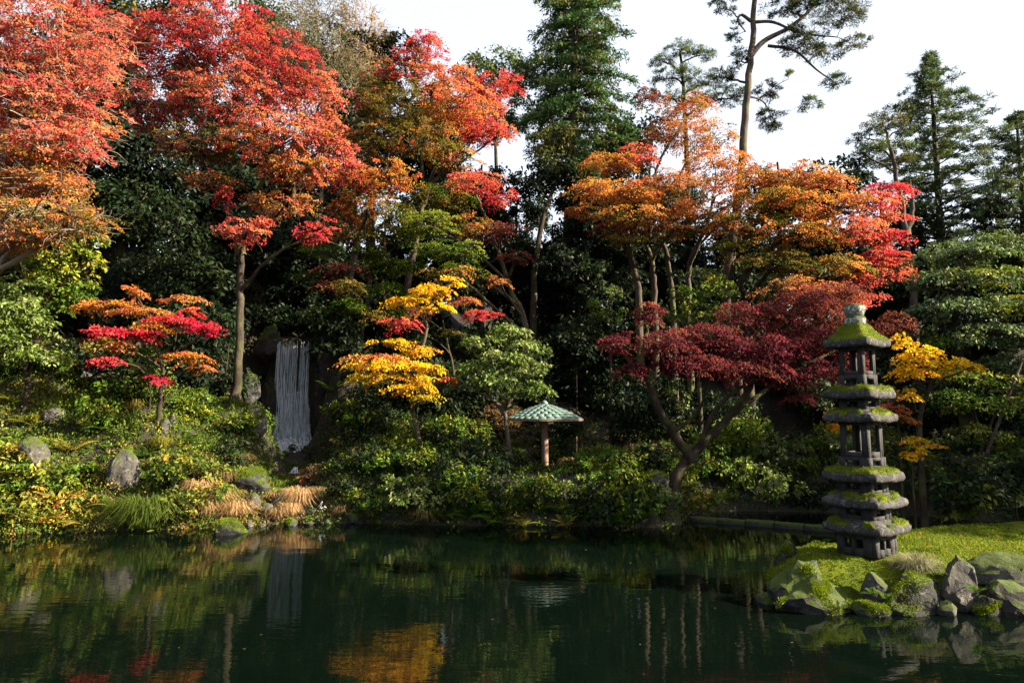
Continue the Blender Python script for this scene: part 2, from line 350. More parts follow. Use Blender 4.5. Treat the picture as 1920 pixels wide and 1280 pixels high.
def tree(name, label, cat, trunks, r0, lobes, style, bark='bark', group=None, bare=0, lsc=1.0, crownname='crown', trunkname='trunk', limbs=(), cover=1.0, minz=None):
    """trunks: list of world polylines; lobes: (centre, (rx,ry,rz), palette[, style]); limbs: extra polylines with a start radius"""
    base = np.array(trunks[0][0], float)
    root = empty(name, base, label, cat, group)
    wood = Acc(); crown = Acc(); paths = []
    for ti, tp in enumerate(trunks):
        pp = catmull(tp, 6); k = len(pp); s = np.linspace(0, 1, k)
        pp[1:-1] += rng.normal(0, r0 * .12, (k - 2, 3))
        rad = r0 * (1 - .72 * s) * (1 if ti == 0 else .8); rad[:3] *= np.array((1.45, 1.18, 1.05))
        wood.tube(pp, rad, 9); paths.append((pp, rad))
    for lp, lr in limbs:
        pp = catmull(lp, 5); rad = lr * np.linspace(1, .3, len(pp)); wood.tube(pp, rad, 7); paths.append((pp, rad))
    allp = np.concatenate([q[0] for q in paths]); allr = np.concatenate([q[1] for q in paths])
    zmin = base[2] + .3 * (max(q[0][:, 2].max() for q in paths) - base[2]) if minz is None else minz
    for lb in lobes:
        c, (ax, ay, az), pal = np.array(lb[0], float), lb[1], lb[2]
        st = STY[lb[3] if len(lb) > 3 else style]
        nl = cover * DETAIL * st['cover'] * math.pi * ((ax * az + .35 * ax * ay)) / (.5 * st['L'] * st['W'] * lsc * lsc)
        n = max(4, int(nl / st['k']))
        d = unit(rng.normal(0, 1, (n, 3))); rr = rng.uniform(.12, 1, (n, 1)) ** .5
        off = d * rr * np.array((ax, ay, az)); sc_ = c + off
        sc_[:, 2] += (.12 * (vnoise(sc_[:, 0], sc_[:, 1], .8) - .5)) * az * 3
        sr = rng.uniform(*st['sr'], n) * min(1.0, .45 + .5 * max(ax, .3))
        sr = np.minimum(sr, max(ax, az) * .8)
        outd = unit(d * np.array((1, 1, .5)))
        add_leaves(crown, sc_, sr, pick(pal, n), st, outd, lsc)
        # limb towards this lobe
        tgt = c - np.array((0, 0, az * .35))
        dd = allp - tgt; hor = np.hypot(dd[:, 0], dd[:, 1]); want = tgt[2] - .55 * hor
        cost = hor + 1.4 * np.abs(allp[:, 2] - want) + 50 * (allp[:, 2] < zmin)
        q = int(np.argmin(cost)); p0 = allp[q]
        midp = (p0 + tgt) / 2 + np.array((0, 0, .12 * np.linalg.norm(tgt - p0))) + rng.normal(0, .08, 3) * np.linalg.norm(tgt - p0)
        lr = min(allr[q] * .7, .035 + .05 * max(ax, az))
        lp = bez(p0, midp, tgt, 7); lp[1:-1] += rng.normal(0, .03, (5, 3)); lrad = lr * np.linspace(1, .45, 7)
        wood.tube(lp, lrad, 6)
        na = max(3, n // 9); anc = rng.choice(n, min(n, na), replace=False); ends = [lp[-1]]
        for w_ in anc:
            s0 = lp[rng.integers(4, 7)]; e = sc_[w_]; mp = (s0 + e) / 2 + rng.normal(0, .1, 3) * np.linalg.norm(e - s0)
            bp = bez(s0, mp, e, 5); wood.tube(bp, lr * .42 * np.linspace(1, .35, 5), 4); ends += [bp[2], bp[-1], bp[3]]
        ends = np.array(ends)
        for w_ in range(n):
            e = sc_[w_]; dist = np.linalg.norm(ends - e, axis=1); s0 = ends[np.argmin(dist)]
            if dist.min() > .08:
                wood.tube([s0, (s0 + e) / 2 + rng.normal(0, .05, 3), e], [max(.006, lr * .16), .008, .004], 3)
            for _ in range(bare):
                tip = e + outd[w_] * rng.uniform(.1, .35) + rng.normal(0, .2, 3)
                wood.tube([e - outd[w_] * .2, (e + tip) / 2 + rng.normal(0, .06, 3), tip], [.011, .008, .003], 3)
    obj(trunkname, wood.mesh('wood', True, base), M[bark], root)
    if crown.n: obj(crownname, crown.mesh('leaves', False, base), M[STY[style]['mat']], root)
    return root
def W(px, py, Y, rx, ry, pal, depth=None, style=None):
    c = P(px, py, Y); s = np.linalg.norm(c - np.array((0, 0, EYE))) / F * .98
    lb = [c, (rx * s, (depth if depth else max(.35, .75 * rx * s)), ry * s), pal]
    if style: lb.append(style)
    return lb
def TP(*pts): return [P(*q) for q in pts]
def rooted(pts):
    """drop a trunk's first point to the ground under it"""
    pts = [np.array(q, float) for q in pts]; g = gz1(pts[0][0], pts[0][1])
    if pts[0][2] > g - .05: pts.insert(0, np.array((pts[0][0], pts[0][1], g - .12)))
    else: pts[0][2] = max(pts[0][2], g - .4)
    return pts

# ------------------------------------------------------------------ maples
tree('maple_tree', 'tall coral red maple with many pale twigs, tiers over the sunlit bank', 'tree',
     [rooted(TP((-70, 740, 20.5), (-30, 620, 20.3), (5, 420, 20), (38, 300, 20), (60, 220, 20), (80, 120, 20)))], .21,
     [W(90, 80, 20, 130, 70, 'coral'), W(10, 120, 20.5, 110, 90, 'red'), W(150, 150, 19.5, 65, 80, 'coral'), W(60, 210, 19.5, 140, 50, [('coral', 3), ('orange', 1)]),
      W(170, 40, 20.5, 50, 45, 'red'), W(110, 270, 19, 80, 35, 'coral'), W(20, 310, 19.5, 110, 35, 'orange'), W(-60, 230, 20, 80, 130, 'coral'),
      W(90, 345, 19.3, 75, 20, 'orange'), W(60, 395, 19, 110, 22, [('orange', 1), ('olive', 1)]), W(140, 425, 19, 80, 20, [('olive', 2), ('orange', 1)]), W(20, 445, 19, 90, 18, 'orange')],
     'bigmaple', 'twig', bare=2, cover=.85)
tree('maple_tree', 'big red maple with a tall clear trunk standing beside the waterfall', 'tree',
     [rooted(TP((438, 765, 23), (446, 690, 23), (450, 580, 23), (452, 480, 23), (470, 390, 23), (500, 310, 23), (490, 200, 23))),
      TP((452, 480, 23), (425, 380, 23), (385, 310, 22.7), (340, 250, 22.5))], .165,
     [W(420, 70, 23.5, 105, 65, 'red'), W(330, 95, 23.5, 85, 65, 'red'), W(510, 130, 23, 95, 65, 'red'), W(590, 200, 22.6, 60, 65, 'coral'), W(300, 200, 23, 70, 55, [('red', 2), ('dusk', 2)]),
      W(440, 190, 22.5, 110, 55, 'coral'), W(620, 270, 22.3, 50, 40, 'coral'), W(520, 260, 22, 110, 45, [('coral', 2), ('orange', 1)]), W(380, 270, 22.3, 80, 35, [('dusk', 2), ('olive', 1)]),
      W(380, 10, 24, 45, 40, 'red'), W(560, 320, 22.3, 85, 22, [('coral', 1), ('orange', 1)]), W(400, 340, 22.3, 50, 16, 'rust'), W(460, 430, 21.8, 55, 26, 'coral'), W(590, 432, 22, 42, 26, 'red'),
      W(415, 370, 22, 25, 22, 'red'), W(530, 385, 22.5, 70, 20, 'rust'), W(255, 70, 24, 30, 55, 'red')],
     'bigmaple', 'twigbark', bare=2, cover=.9)
tree('maple_tree', 'low maple with flat crimson and orange tiers spreading over the bank', 'tree',
     [rooted(TP((300, 745, 20.2), (305, 690, 20.2), (290, 640, 20.2), (275, 590, 20.2), (255, 550, 20.2)))], .075,
     [W(237, 545, 20.2, 28, 7.4, 'orange'), W(205, 573, 20.2, 59, 5.6, 'orange'), W(265, 583, 19.8, 49, 5.0, 'rust'), W(345, 562, 20.6, 37, 3.1, 'rust'), W(235, 625, 19.6, 65, 6.2, 'crimson'),
      W(285, 612, 20, 49, 5.6, 'orange'), W(330, 602, 19.8, 54, 6.2, 'crimson'), W(392, 615, 20, 35, 9.3, 'crimson'), W(365, 585, 20.2, 24, 7.4, 'red'), W(195, 675, 19.5, 41, 5.6, 'red'), W(220, 648, 19.8, 38, 5.0, 'rust'),
      W(345, 668, 19.6, 45, 6.8, 'orange'), W(295, 712, 19.3, 24, 7.4, 'crimson'), W(370, 690, 19.6, 30, 3.1, 'rust')],
     'maple', 'darkbark', cover=1.5)
tree('maple_tree', 'tall twin-trunked maple turning from olive green to red above the waterfall bank', 'tree',
     [rooted(TP((650, 665, 28), (652, 590, 28), (668, 470, 28), (705, 360, 28), (745, 260, 28), (780, 160, 28))),
      rooted(TP((672, 660, 28.5), (688, 560, 28.5), (700, 450, 28.5), (695, 330, 28.5), (690, 230, 28.5)))], .18,
     [W(800, 90, 28, 40, 35, 'red'), W(830, 140, 28, 60, 30, [('orange', 1), ('coral', 1)]), W(760, 130, 28, 55, 35, [('red', 1), ('olive', 1)]), W(860, 190, 27.5, 75, 35, [('orange', 2), ('coral', 1)]), W(750, 200, 27.5, 60, 50, 'olive'),
      W(700, 180, 28, 45, 60, [('olive', 2), ('red', 1)]), W(690, 260, 27.5, 55, 40, [('olive', 2), ('rust', 1)]), W(800, 260, 27, 70, 35, [('olive', 2), ('orange', 1)]), W(650, 330, 27, 60, 25, 'coral'),
      W(720, 330, 26.5, 70, 25, 'orange'), W(690, 380, 27, 60, 25, [('rust', 1), ('olive', 1)]), W(640, 395, 27, 40, 20, 'rust')],
     'bigmaple', 'bark')
tree('maple_tree', 'leaning grey-trunked maple with flaming orange-red top in front of evergreens', 'tree',
     [rooted(TP((763, 545, 31), (780, 450, 30.5), (795, 380, 30), (818, 310, 30), (830, 240, 30)))], .2,
     [W(930, 165, 29.5, 60, 24, 'red'), W(900, 205, 29.5, 50, 22, 'coral'), W(890, 245, 29, 65, 25, 'red'), W(930, 250, 29, 40, 20, 'coral'), W(830, 215, 29.5, 55, 30, 'orange'), W(850, 300, 29, 60, 25, [('orange', 1), ('olive', 1)])],
     'bigmaple', 'bark')
tree('maple_tree', 'green maple with orange tips and a thin leaning trunk in the middle wood', 'tree',
     [rooted(TP((985, 610, 29), (960, 550, 28.8), (940, 490, 28.5), (915, 420, 28.3), (890, 360, 28)))], .16,
     [W(890, 340, 27.5, 65, 18, 'coral'), W(930, 365, 27.5, 40, 22, 'red'), W(830, 370, 27.5, 70, 25, [('olive', 2), ('green', 1)]), W(810, 420, 27, 80, 25, 'lime'), W(880, 420, 27.5, 50, 25, [('olive', 1), ('rust', 1)]),
      W(850, 470, 27, 80, 18, [('green', 2), ('lime', 1)]), W(940, 430, 27.5, 45, 22, 'dusk'), W(850, 510, 26.8, 70, 13, [('green', 1), ('rust', 1)]), W(965, 480, 27.5, 35, 14, 'dusk'), W(940, 525, 27, 35, 10, 'rust')],
     'maple', 'bark')
tree('maple_tree', 'golden yellow maple with crooked pale trunk and flat tiers on the dark bank', 'tree',
     [rooted(TP((792, 860, 21.6), (780, 800, 21.6), (772, 750, 21.6), (778, 690, 21.4), (800, 620, 21.3), (795, 592, 21.3), (818, 555, 21.3), (850, 525, 21.3)))], .085,
     [W(800, 548, 21.2, 59, 9.9, 'gold'), W(850, 528, 21.4, 30, 8.7, 'gold'), W(760, 562, 21.2, 49, 6.8, 'gold'), W(820, 578, 21, 43, 5.6, 'gold'), W(735, 640, 21.2, 43, 5.0, 'gold'), W(790, 655, 21, 54, 5.0, [('gold', 2), ('orange', 1)]),
      W(710, 672, 21, 67, 4.3, 'orange'), W(740, 685, 20.8, 92, 5.6, 'gold'), W(800, 690, 21, 43, 5.0, 'golddk'), W(735, 708, 20.7, 86, 5.6, 'golddk'), W(770, 725, 20.6, 59, 5.6, 'gold'), W(790, 745, 20.8, 45, 5.0, 'golddk'), W(840, 712, 21, 22, 3.1, 'orange')],
     'maple', 'bark', cover=1.2, minz=2.5)
tree('maple_tree', 'small dull red maple peeping out behind the golden yellow maple', 'tree',
     [rooted(TP((850, 700, 25), (840, 650, 25), (830, 600, 25)))], .07,
     [W(755, 608, 24.6, 45, 12, 'red'), W(905, 592, 25, 42, 14, 'red'), W(870, 565, 25.2, 40, 8, 'rust'), W(780, 590, 25, 30, 10, 'dusk'), W(845, 620, 25, 30, 8, 'olive')],
     'maple', 'darkbark')
tree('maple_tree', 'dusky red maple hanging in the shade over the waterfall rocks', 'tree',
     [rooted(TP((620, 640, 30), (625, 560, 29.5), (635, 500, 29)))], .12,
     [W(640, 505, 27.8, 50, 14, 'dusk'), W(620, 535, 27.6, 40, 10, 'dusk'), W(690, 440, 28, 45, 18, 'olive'), W(600, 585, 28, 50, 10, 'green'), W(655, 570, 27.4, 45, 20, 'green'), W(695, 590, 27, 40, 20, [('green', 1), ('olive', 1)]), W(650, 540, 27, 40, 16, 'olive'), W(615, 605, 28.6, 40, 12, 'green'), W(720, 500, 28.5, 50, 16, 'green')],
     'maple', 'darkbark')
tree('maple_tree', 'olive green maple with yellow-green tiers filling the wood behind the golden maple', 'tree',
     [rooted(TP((735, 650, 29.5), (730, 560, 29.3), (720, 470, 29), (725, 400, 29)))], .13,
     [W(735, 395, 28.6, 55, 16, [('olive', 2), ('lime', 1)]), W(690, 425, 28.6, 50, 15, [('olive', 1), ('rust', 1)]), W(765, 440, 28.4, 50, 15, 'green'), W(700, 475, 28.4, 55, 15, [('green', 2), ('lime', 1)]), W(755, 500, 28.2, 55, 14, [('lime', 1), ('green', 2)]),
      W(710, 540, 28, 50, 14, 'green'), W(780, 555, 28.2, 45, 12, [('green', 1), ('olive', 1)]), W(655, 440, 28.8, 40, 14, [('rust', 1), ('olive', 1)]), W(740, 590, 28, 45, 12, 'green'), W(600, 470, 29, 45, 14, 'green'), W(580, 520, 29, 45, 14, [('green', 1), ('dark', 1)])],
     'maple', 'bark')
tree('maple_tree', 'orange maple with several curved grey stems spreading above the crimson maple', 'tree',
     [rooted(TP((1198, 580, 29), (1188, 500, 28.5), (1165, 440, 28), (1160, 380, 28))), rooted(TP((1228, 570, 29), (1222, 490, 28.5), (1210, 430, 28), (1250, 340, 28))),
      rooted(TP((1262, 570, 29.5), (1250, 480, 29), (1245, 410, 28.5), (1290, 290, 28.5))), rooted(TP((1290, 560, 29.5), (1298, 480, 29), (1330, 410, 28.5), (1345, 330, 28.5)))], .19,
     [W(1140, 305, 27.5, 60, 18, 'orange'), W(1200, 290, 27.5, 50, 20, 'coral'), W(1120, 355, 27, 65, 20, [('orange', 2), ('rust', 1)]), W(1190, 360, 26.8, 80, 22, 'orange'), W(1260, 345, 27, 75, 25, 'rust'), W(1100, 395, 27, 45, 12, 'rust'),
      W(1200, 405, 26.8, 90, 17, [('olive', 1), ('orange', 2)]), W(1290, 390, 27, 60, 22, [('rust', 2), ('orange', 1)]), W(1290, 205, 28.5, 55, 30, 'rust'), W(1250, 250, 28.5, 50, 25, [('rust', 1), ('dusk', 1)]), W(1310, 255, 28, 70, 30, [('orange', 2), ('olive', 1)]),
      W(1340, 300, 27.5, 70, 22, 'orange'), W(1215, 180, 28.8, 22, 25, 'dusk'), W(1150, 430, 27.5, 50, 12, 'dusk'), W(1360, 345, 27.5, 45, 20, 'orange'), W(1330, 415, 26.8, 55, 16, [('rust', 1), ('olive', 1)]), W(1260, 435, 27, 60, 12, [('olive', 1), ('rust', 1)]), W(1180, 445, 27, 50, 10, 'olive'), W(1390, 380, 26.8, 50, 18, 'orange')],
     'maple', 'bark', limbs=[(TP((1245, 410, 28.5), (1230, 320, 28), (1290, 215, 28.3)), .1)])
tree('maple_tree', 'wide orange and red maple with dark forked limbs behind the stone pagoda', 'tree',
     [rooted(TP((1400, 590, 27), (1390, 530, 26.5), (1440, 470, 26), (1500, 430, 25.5), (1560, 400, 25.3))), rooted(TP((1380, 590, 27), (1370, 520, 26.7), (1400, 450, 26.5), (1430, 390, 26.3)))], .2,
     [W(1410, 330, 26, 70, 22, 'rust'), W(1500, 335, 26, 75, 25, [('orange', 2), ('rust', 1)]), W(1450, 380, 25.5, 80, 25, [('olive', 1), ('orange', 1)]), W(1550, 385, 25.2, 80, 25, 'orange'), W(1400, 420, 25.5, 70, 25, [('olive', 2), ('orange', 1)]),
      W(1500, 440, 25, 90, 25, [('olive', 1), ('orange', 1), ('rust', 1)]), W(1590, 430, 24.8, 60, 26, 'coral'), W(1620, 375, 25.2, 60, 16, [('crimson', 1), ('coral', 1)]), W(1660, 355, 25.5, 45, 10, 'crimson'), W(1650, 480, 24.8, 45, 20, 'red'),
      W(1560, 500, 24.5, 85, 20, [('olive', 2), ('orange', 1)]), W(1640, 520, 24.8, 50, 14, 'coral'), W(1460, 490, 25, 80, 18, 'olive'), W(1670, 405, 25.2, 35, 12, 'coral'), W(1500, 540, 24, 90, 16, 'rust'), W(1600, 560, 24, 55, 15, 'coral'), W(1670, 445, 25, 40, 14, 'red'), W(1690, 500, 24.8, 35, 16, 'coral'), W(1540, 345, 25.8, 60, 18, 'rust'), W(1380, 460, 25.6, 60, 16, 'olive')],
     'maple', 'darkbark')
tree('maple_tree', 'spreading purple-crimson maple with mossy forked trunk leaning over the pond', 'tree',
     [rooted(TP((1262, 930, 19.6), (1275, 880, 19.8), (1330, 820, 20), (1385, 760, 20.2), (1420, 690, 20.3), (1430, 640, 20.3))),
      TP((1300, 862, 19.8), (1255, 800, 19.6), (1225, 740, 19.4), (1205, 670, 19.4), (1215, 620, 19.5))], .19,
     [W(1210, 590, 19.5, 38, 22, [('purple', 1), ('dusk', 1)]), W(1160, 640, 19.3, 38, 22, 'purple'), W(1240, 640, 19.3, 65, 26, [('purple', 2), ('dusk', 1)]), W(1330, 630, 19.6, 75, 26, [('purple', 2), ('dusk', 1)]), W(1410, 590, 20, 65, 26, [('purple', 2), ('dusk', 1)]),
      W(1500, 570, 20.3, 70, 24, [('dusk', 1), ('purple', 1)]), W(1430, 650, 19.5, 90, 28, 'purple'), W(1520, 630, 20, 75, 28, [('purple', 2), ('dusk', 1)]), W(1300, 680, 19.2, 80, 20, 'purple'), W(1400, 690, 19, 80, 20, [('dusk', 1), ('purple', 2)]),
      W(1500, 695, 19.3, 60, 25, 'purple'), W(1575, 600, 20.5, 40, 26, 'dusk'), W(1590, 670, 20.2, 45, 25, 'purple'), W(1190, 690, 19.3, 30, 20, 'purple'), W(1500, 740, 19, 30, 14, 'purple'), W(1660, 610, 21, 50, 25, 'dusk'), W(1560, 550, 21, 60, 20, 'dusk')],
     'lace', 'darkbark', limbs=[(TP((1310, 845, 19.9), (1340, 770, 19.5), (1400, 720, 19.2), (1470, 700, 19.2)), .09), (TP((1262, 810, 19.6), (1310, 770, 19.9), (1330, 700, 20)), .07)])
tree('maple_tree', 'bright lemon yellow maple growing just behind the stone pagoda', 'tree',
     [rooted(TP((1725, 820, 17.2), (1728, 770, 17.2), (1745, 710, 17.2), (1740, 660, 17.2)))], .09,
     [W(1700, 640, 17, 28, 12, 'gold'), W(1715, 668, 16.8, 42, 12, 'gold'), W(1775, 680, 17, 50, 8, 'gold'), W(1815, 688, 17, 22, 5, 'golddk'), W(1705, 700, 16.8, 35, 14, 'gold'), W(1700, 738, 16.7, 26, 12, 'golddk'), W(1745, 700, 17, 22, 7, 'golddk'), W(1740, 655, 17.3, 22, 6, 'gold')],
     'maple', 'darkbark', cover=1.3)
tree('maple_sapling', 'salmon orange maple sapling beside the stone pagoda chamber', 'tree',
     [rooted(TP((1690, 880, 17.5), (1688, 820, 17.5), (1680, 780, 17.5)))], .04,
     [W(1675, 765, 17.3, 30, 10, 'coral'), W(1695, 785, 17.2, 24, 9, 'orange'), W(1555, 773, 17.8, 22, 6, 'golddk'), W(1565, 800, 17.8, 14, 8, 'golddk'), W(1600, 790, 17.8, 30, 6, 'golddk')], 'maple', 'darkbark', minz=1.5)
tree('maple_sapling', 'little golden maple sapling among glossy shrubs behind the pagoda', 'tree',
     [rooted(TP((1712, 900, 16.8), (1712, 860, 16.8), (1708, 830, 16.8)))], .03,
     [W(1715, 828, 16.6, 26, 6, 'golddk'), W(1705, 850, 16.6, 20, 7, 'gold'), W(1735, 835, 16.7, 18, 5, 'golddk')], 'maple', 'darkbark', minz=1.2)

# ------------------------------------------------------------------ evergreen and other trees
tree('evergreen_tree', 'silvery pale green evergreen with mossy yellow trunk beside the umbrella pavilion', 'tree',
     [rooted(TP((960, 880, 21.6), (952, 820, 21.6), (946, 770, 21.6), (940, 720, 21.6), (950, 650, 21.6))), TP((946, 775, 21.6), (915, 735, 21.4), (890, 690, 21.2)), TP((948, 765, 21.6), (975, 720, 21.5), (995, 690, 21.4))], .1,
     [W(950, 620, 21.6, 45, 16, 'pale'), W(900, 645, 21.4, 45, 16, 'pale'), W(985, 650, 21.4, 45, 14, 'pale'), W(940, 668, 21, 60, 16, 'pale'), W(880, 690, 21.2, 40, 16, [('pale', 1), ('blue', 1)]), W(990, 690, 21, 50, 14, 'pale'), W(930, 710, 21, 55, 13, 'pale'),
      W(1005, 725, 20.8, 38, 12, 'pale'), W(965, 735, 20.9, 40, 10, 'pale'), W(870, 725, 21.5, 35, 12, 'blue')], 'layer', 'bark', minz=2.6)
tree('evergreen_tree', 'pale sage green evergreen on the sunlit bank below the coral maple', 'tree',
     [rooted(TP((50, 720, 20), (45, 640, 20), (40, 560, 20)))], .08,
     [W(40, 540, 20, 40, 22, 'pale'), W(20, 580, 19.7, 55, 22, 'pale'), W(60, 615, 19.6, 50, 20, 'pale'), W(20, 650, 19.5, 60, 18, 'pale'), W(75, 665, 19.4, 42, 14, 'pale'), W(-20, 600, 19.6, 50, 80, 'pale')], 'layer', 'darkbark')
tree('broadleaf_tree', 'slender tree with lime green leaves rising from the sunlit bank', 'tree',
     [rooted(TP((60, 690, 21), (70, 620, 21), (90, 540, 21), (110, 470, 21), (120, 430, 21)))], .09,
     [W(100, 470, 20.8, 60, 20, 'lime'), W(160, 490, 20.8, 45, 16, 'lime'), W(120, 520, 20.6, 55, 20, 'lime'), W(60, 500, 20.6, 50, 22, [('lime', 1), ('green', 1)]), W(150, 550, 20.8, 40, 18, 'green'), W(190, 450, 21, 30, 12, 'lime'), W(100, 570, 20.6, 40, 16, 'green')], 'broad', 'darkbark', lsc=1.1)
tree('bare_tree', 'half bare tree with tan twigs and sparse olive leaves against the sky', 'tree',
     [rooted(TP((600, 460, 36), (600, 300, 36), (605, 180, 36), (600, 90, 36), (590, 20, 36))), TP((603, 200, 36), (650, 130, 36), (690, 70, 36), (700, 20, 36))], .2,
     [W(560, 50, 35, 45, 55, 'pineol', style='thin'), W(610, 20, 36, 55, 60, 'pineol', style='thin'), W(620, 110, 35, 60, 50, 'pineol', style='thin'), W(680, 60, 36, 45, 60, 'tan', style='thin'), W(660, 150, 35, 50, 40, 'pineol', style='thin'), W(690, 120, 36, 40, 30, 'tan', style='thin'), W(560, 120, 36, 40, 40, 'olive', style='thin')],
     'thin', 'twig', bare=3, cover=1.0)
def conifer(name, label, trunk, r0, zfrac0, widths, style, pal, bark, nb=110, droop=.25, up=0.0, group=None, per=7):
    """whorled conifer: branches along the trunk, sprays along every branch; widths = [(fraction of height, length)]"""
    base = np.array(trunk[0], float); root = empty(name, base, label, 'tree', group)
    wood = Acc(); crown = Acc(); pp = catmull(trunk, 6); k = len(pp)
    rad = r0 * np.linspace(1, .12, k); rad[:2] *= (1.4, 1.15); wood.tube(pp, rad, 9)
    s = STY[style]; fr = [q[0] for q in widths]; wl = [q[1] for q in widths]
    C_, Rr, O = [], [], []
    for b_ in range(nb):
        f = zfrac0 + (1 - zfrac0) * ((b_ + rng.uniform(0, 1)) / nb); x = f * (k - 1); i0 = min(k - 2, int(x)); p0 = pp[i0] * (1 - x + i0) + pp[i0 + 1] * (x - i0)
        az = b_ * 2.399 + rng.normal(0, .3); ln = np.interp(f, fr, wl) * rng.uniform(.5, 1.25)
        d = np.array((math.cos(az), math.sin(az), 0)); side = np.array((-d[1], d[0], 0))
        s_ = np.linspace(0, 1, 6)[:, None]
        path = p0 + d * ln * s_ + np.array((0, 0, 1)) * ln * (up * s_ - droop * s_ ** 2) + side * rng.normal(0, .06) * ln * s_
        wood.tube(path, max(.02, rad[i0] * .3) * np.linspace(1, .2, 6), 4)
        m_ = max(3, int(per * ln / 2.5 + 2))
        for q in range(m_):
            u_ = .22 + .78 * (q + rng.uniform(0, 1)) / m_; e = p0 + d * ln * u_ + np.array((0, 0, 1)) * ln * (up * u_ - droop * u_ ** 2) + side * rng.normal(0, .16) * ln * (1.1 - .6 * u_)
            C_.append(e); Rr.append(rng.uniform(*s['sr'])); O.append(d)
    C_ = np.array(C_); add_leaves(crown, C_, np.array(Rr), pick(pal, len(C_)), s, np.array(O), 1.25 if style == 'pine' else 1.0)
    obj('trunk', wood.mesh('wood', True, base), M[bark], root); obj('crown', crown.mesh('needles', False, base), M['needle'], root)
    return root
conifer('cedar_tree', 'tall straight cedar with drooping dark green sprays towering over the orange maples', rooted(TP((1062, 560, 36), (1066, 430, 36), (1072, 250, 36), (1078, 80, 36), (1086, -90, 36), (1092, -230, 36))),
        .42, .42, [(0, 3.2), (.45, 3.0), (.6, 3.3), (.75, 2.9), (.9, 1.6), (1, .3)], 'cedar', 'cedar', 'redbark', nb=190, droop=.32, up=.1, per=11)
conifer('fir_tree', 'pointed dark fir with spiky tiers rising behind the thin red-barked pine', rooted(TP((1768, 560, 36), (1766, 480, 36), (1758, 350, 36), (1750, 220, 36), (1742, 105, 36))),
        .33, .2, [(0, 5.0), (.2, 5.0), (.5, 4.2), (.75, 2.8), (.9, 1.4), (1, .25)], 'pine', [('blue', 2), ('pine', 1)], 'darkbark', nb=150, droop=-.02, up=.16, per=6)
conifer('fir_tree', 'fir with bluish tiers cut off by the picture edge beyond the layered evergreen', rooted(TP((1925, 600, 34), (1922, 480, 34), (1915, 340, 34), (1905, 215, 34))),
        .33, .2, [(0, 4.2), (.3, 4.0), (.6, 3.2), (.85, 1.6), (1, .3)], 'pine', [('blue', 1), ('pine', 1)], 'darkbark', nb=105, droop=.0, up=.18, per=6)
tree('pine_tree', 'very tall bare-trunked red pine with one long arm of needles against the white sky', 'tree',
     [rooted(TP((1362, 560, 31), (1372, 470, 31), (1388, 340, 31), (1400, 200, 31), (1410, 80, 31), (1418, -40, 31), (1420, -150, 31)))], .28,
     [W(1480, 12, 31, 45, 16, [('pine', 2), ('pineol', 1)]), W(1545, 0, 31, 55, 20, 'pine'), W(1590, 25, 31, 38, 22, [('pine', 2), ('pineol', 1)]), W(1600, 75, 31, 28, 14, 'pineol'), W(1520, 55, 31, 45, 14, 'pine'), W(1545, 95, 31, 36, 14, [('pine', 1), ('pineol', 1)]),
      W(1500, 85, 31, 40, 12, 'pine'), W(1565, 150, 31, 26, 18, 'pine'), W(1520, 190, 31, 26, 14, 'blue'), W(1478, 145, 31, 12, 10, 'blue'), W(1440, 170, 32, 24, 22, 'pineol'), W(1445, 225, 32, 28, 28, 'pine'), W(1355, 10, 31, 22, 18, 'pine'), W(1375, 60, 31.5, 16, 20, 'blue'),
      W(1385, 110, 31.5, 22, 16, 'blue'), W(1360, 140, 31.5, 26, 14, 'pine'), W(1400, -90, 31, 110, 50, 'pine'), W(1560, -60, 31, 60, 30, 'pine')],
     'pine', 'redbark', minz=12,
     limbs=[(TP((1402, 112, 31), (1432, 78, 31), (1480, 52, 31), (1520, 18, 31), (1545, -20, 31)), .15), (TP((1408, 42, 31), (1450, 42, 31), (1500, 62, 31), (1570, 70, 31)), .09), (TP((1440, 86, 31), (1490, 95, 31), (1530, 130, 31), (1565, 155, 31)), .08), (TP((1408, 40, 31), (1390, 28, 31), (1384, 40, 31), (1398, 60, 31)), .09), (TP((1396, 180, 31), (1430, 190, 31.5), (1450, 225, 32)), .06)])
tree('pine_tree', 'thin crooked red-barked pine with a small flat tuft of needles at its head', 'tree',
     [rooted(TP((1712, 620, 30), (1710, 530, 30), (1698, 440, 30), (1686, 360, 30), (1672, 290, 30), (1660, 245, 30))), TP((1698, 440, 30), (1710, 400, 30), (1706, 340, 30))], .2,
     [W(1655, 228, 30, 40, 9, 'pineol'), W(1620, 255, 30, 28, 8, 'pine'), W(1690, 240, 30, 28, 8, 'pine'), W(1640, 275, 30, 40, 7, 'blue'), W(1615, 285, 30, 25, 5, 'blue'), W(1700, 295, 30, 24, 10, 'pineol'), W(1690, 200, 31, 20, 8, 'pine')], 'pine', 'redbark')
tree('pine_tree', 'blue-green pine with open layered branches behind the orange maple', 'tree',
     [rooted(TP((1290, 500, 38), (1290, 350, 38), (1285, 220, 38), (1275, 100, 38)))], .25,
     [W(1275, 90, 38, 30, 14, 'blue'), W(1240, 110, 38, 30, 8, 'blue'), W(1320, 100, 38, 30, 12, 'blue'), W(1260, 140, 38, 50, 12, 'blue'), W(1330, 150, 38, 40, 14, 'pine'), W(1300, 185, 38, 55, 14, 'blue'), W(1370, 180, 38, 40, 14, 'pine'), W(1230, 175, 38, 30, 10, 'blue')], 'pine', 'darkbark')
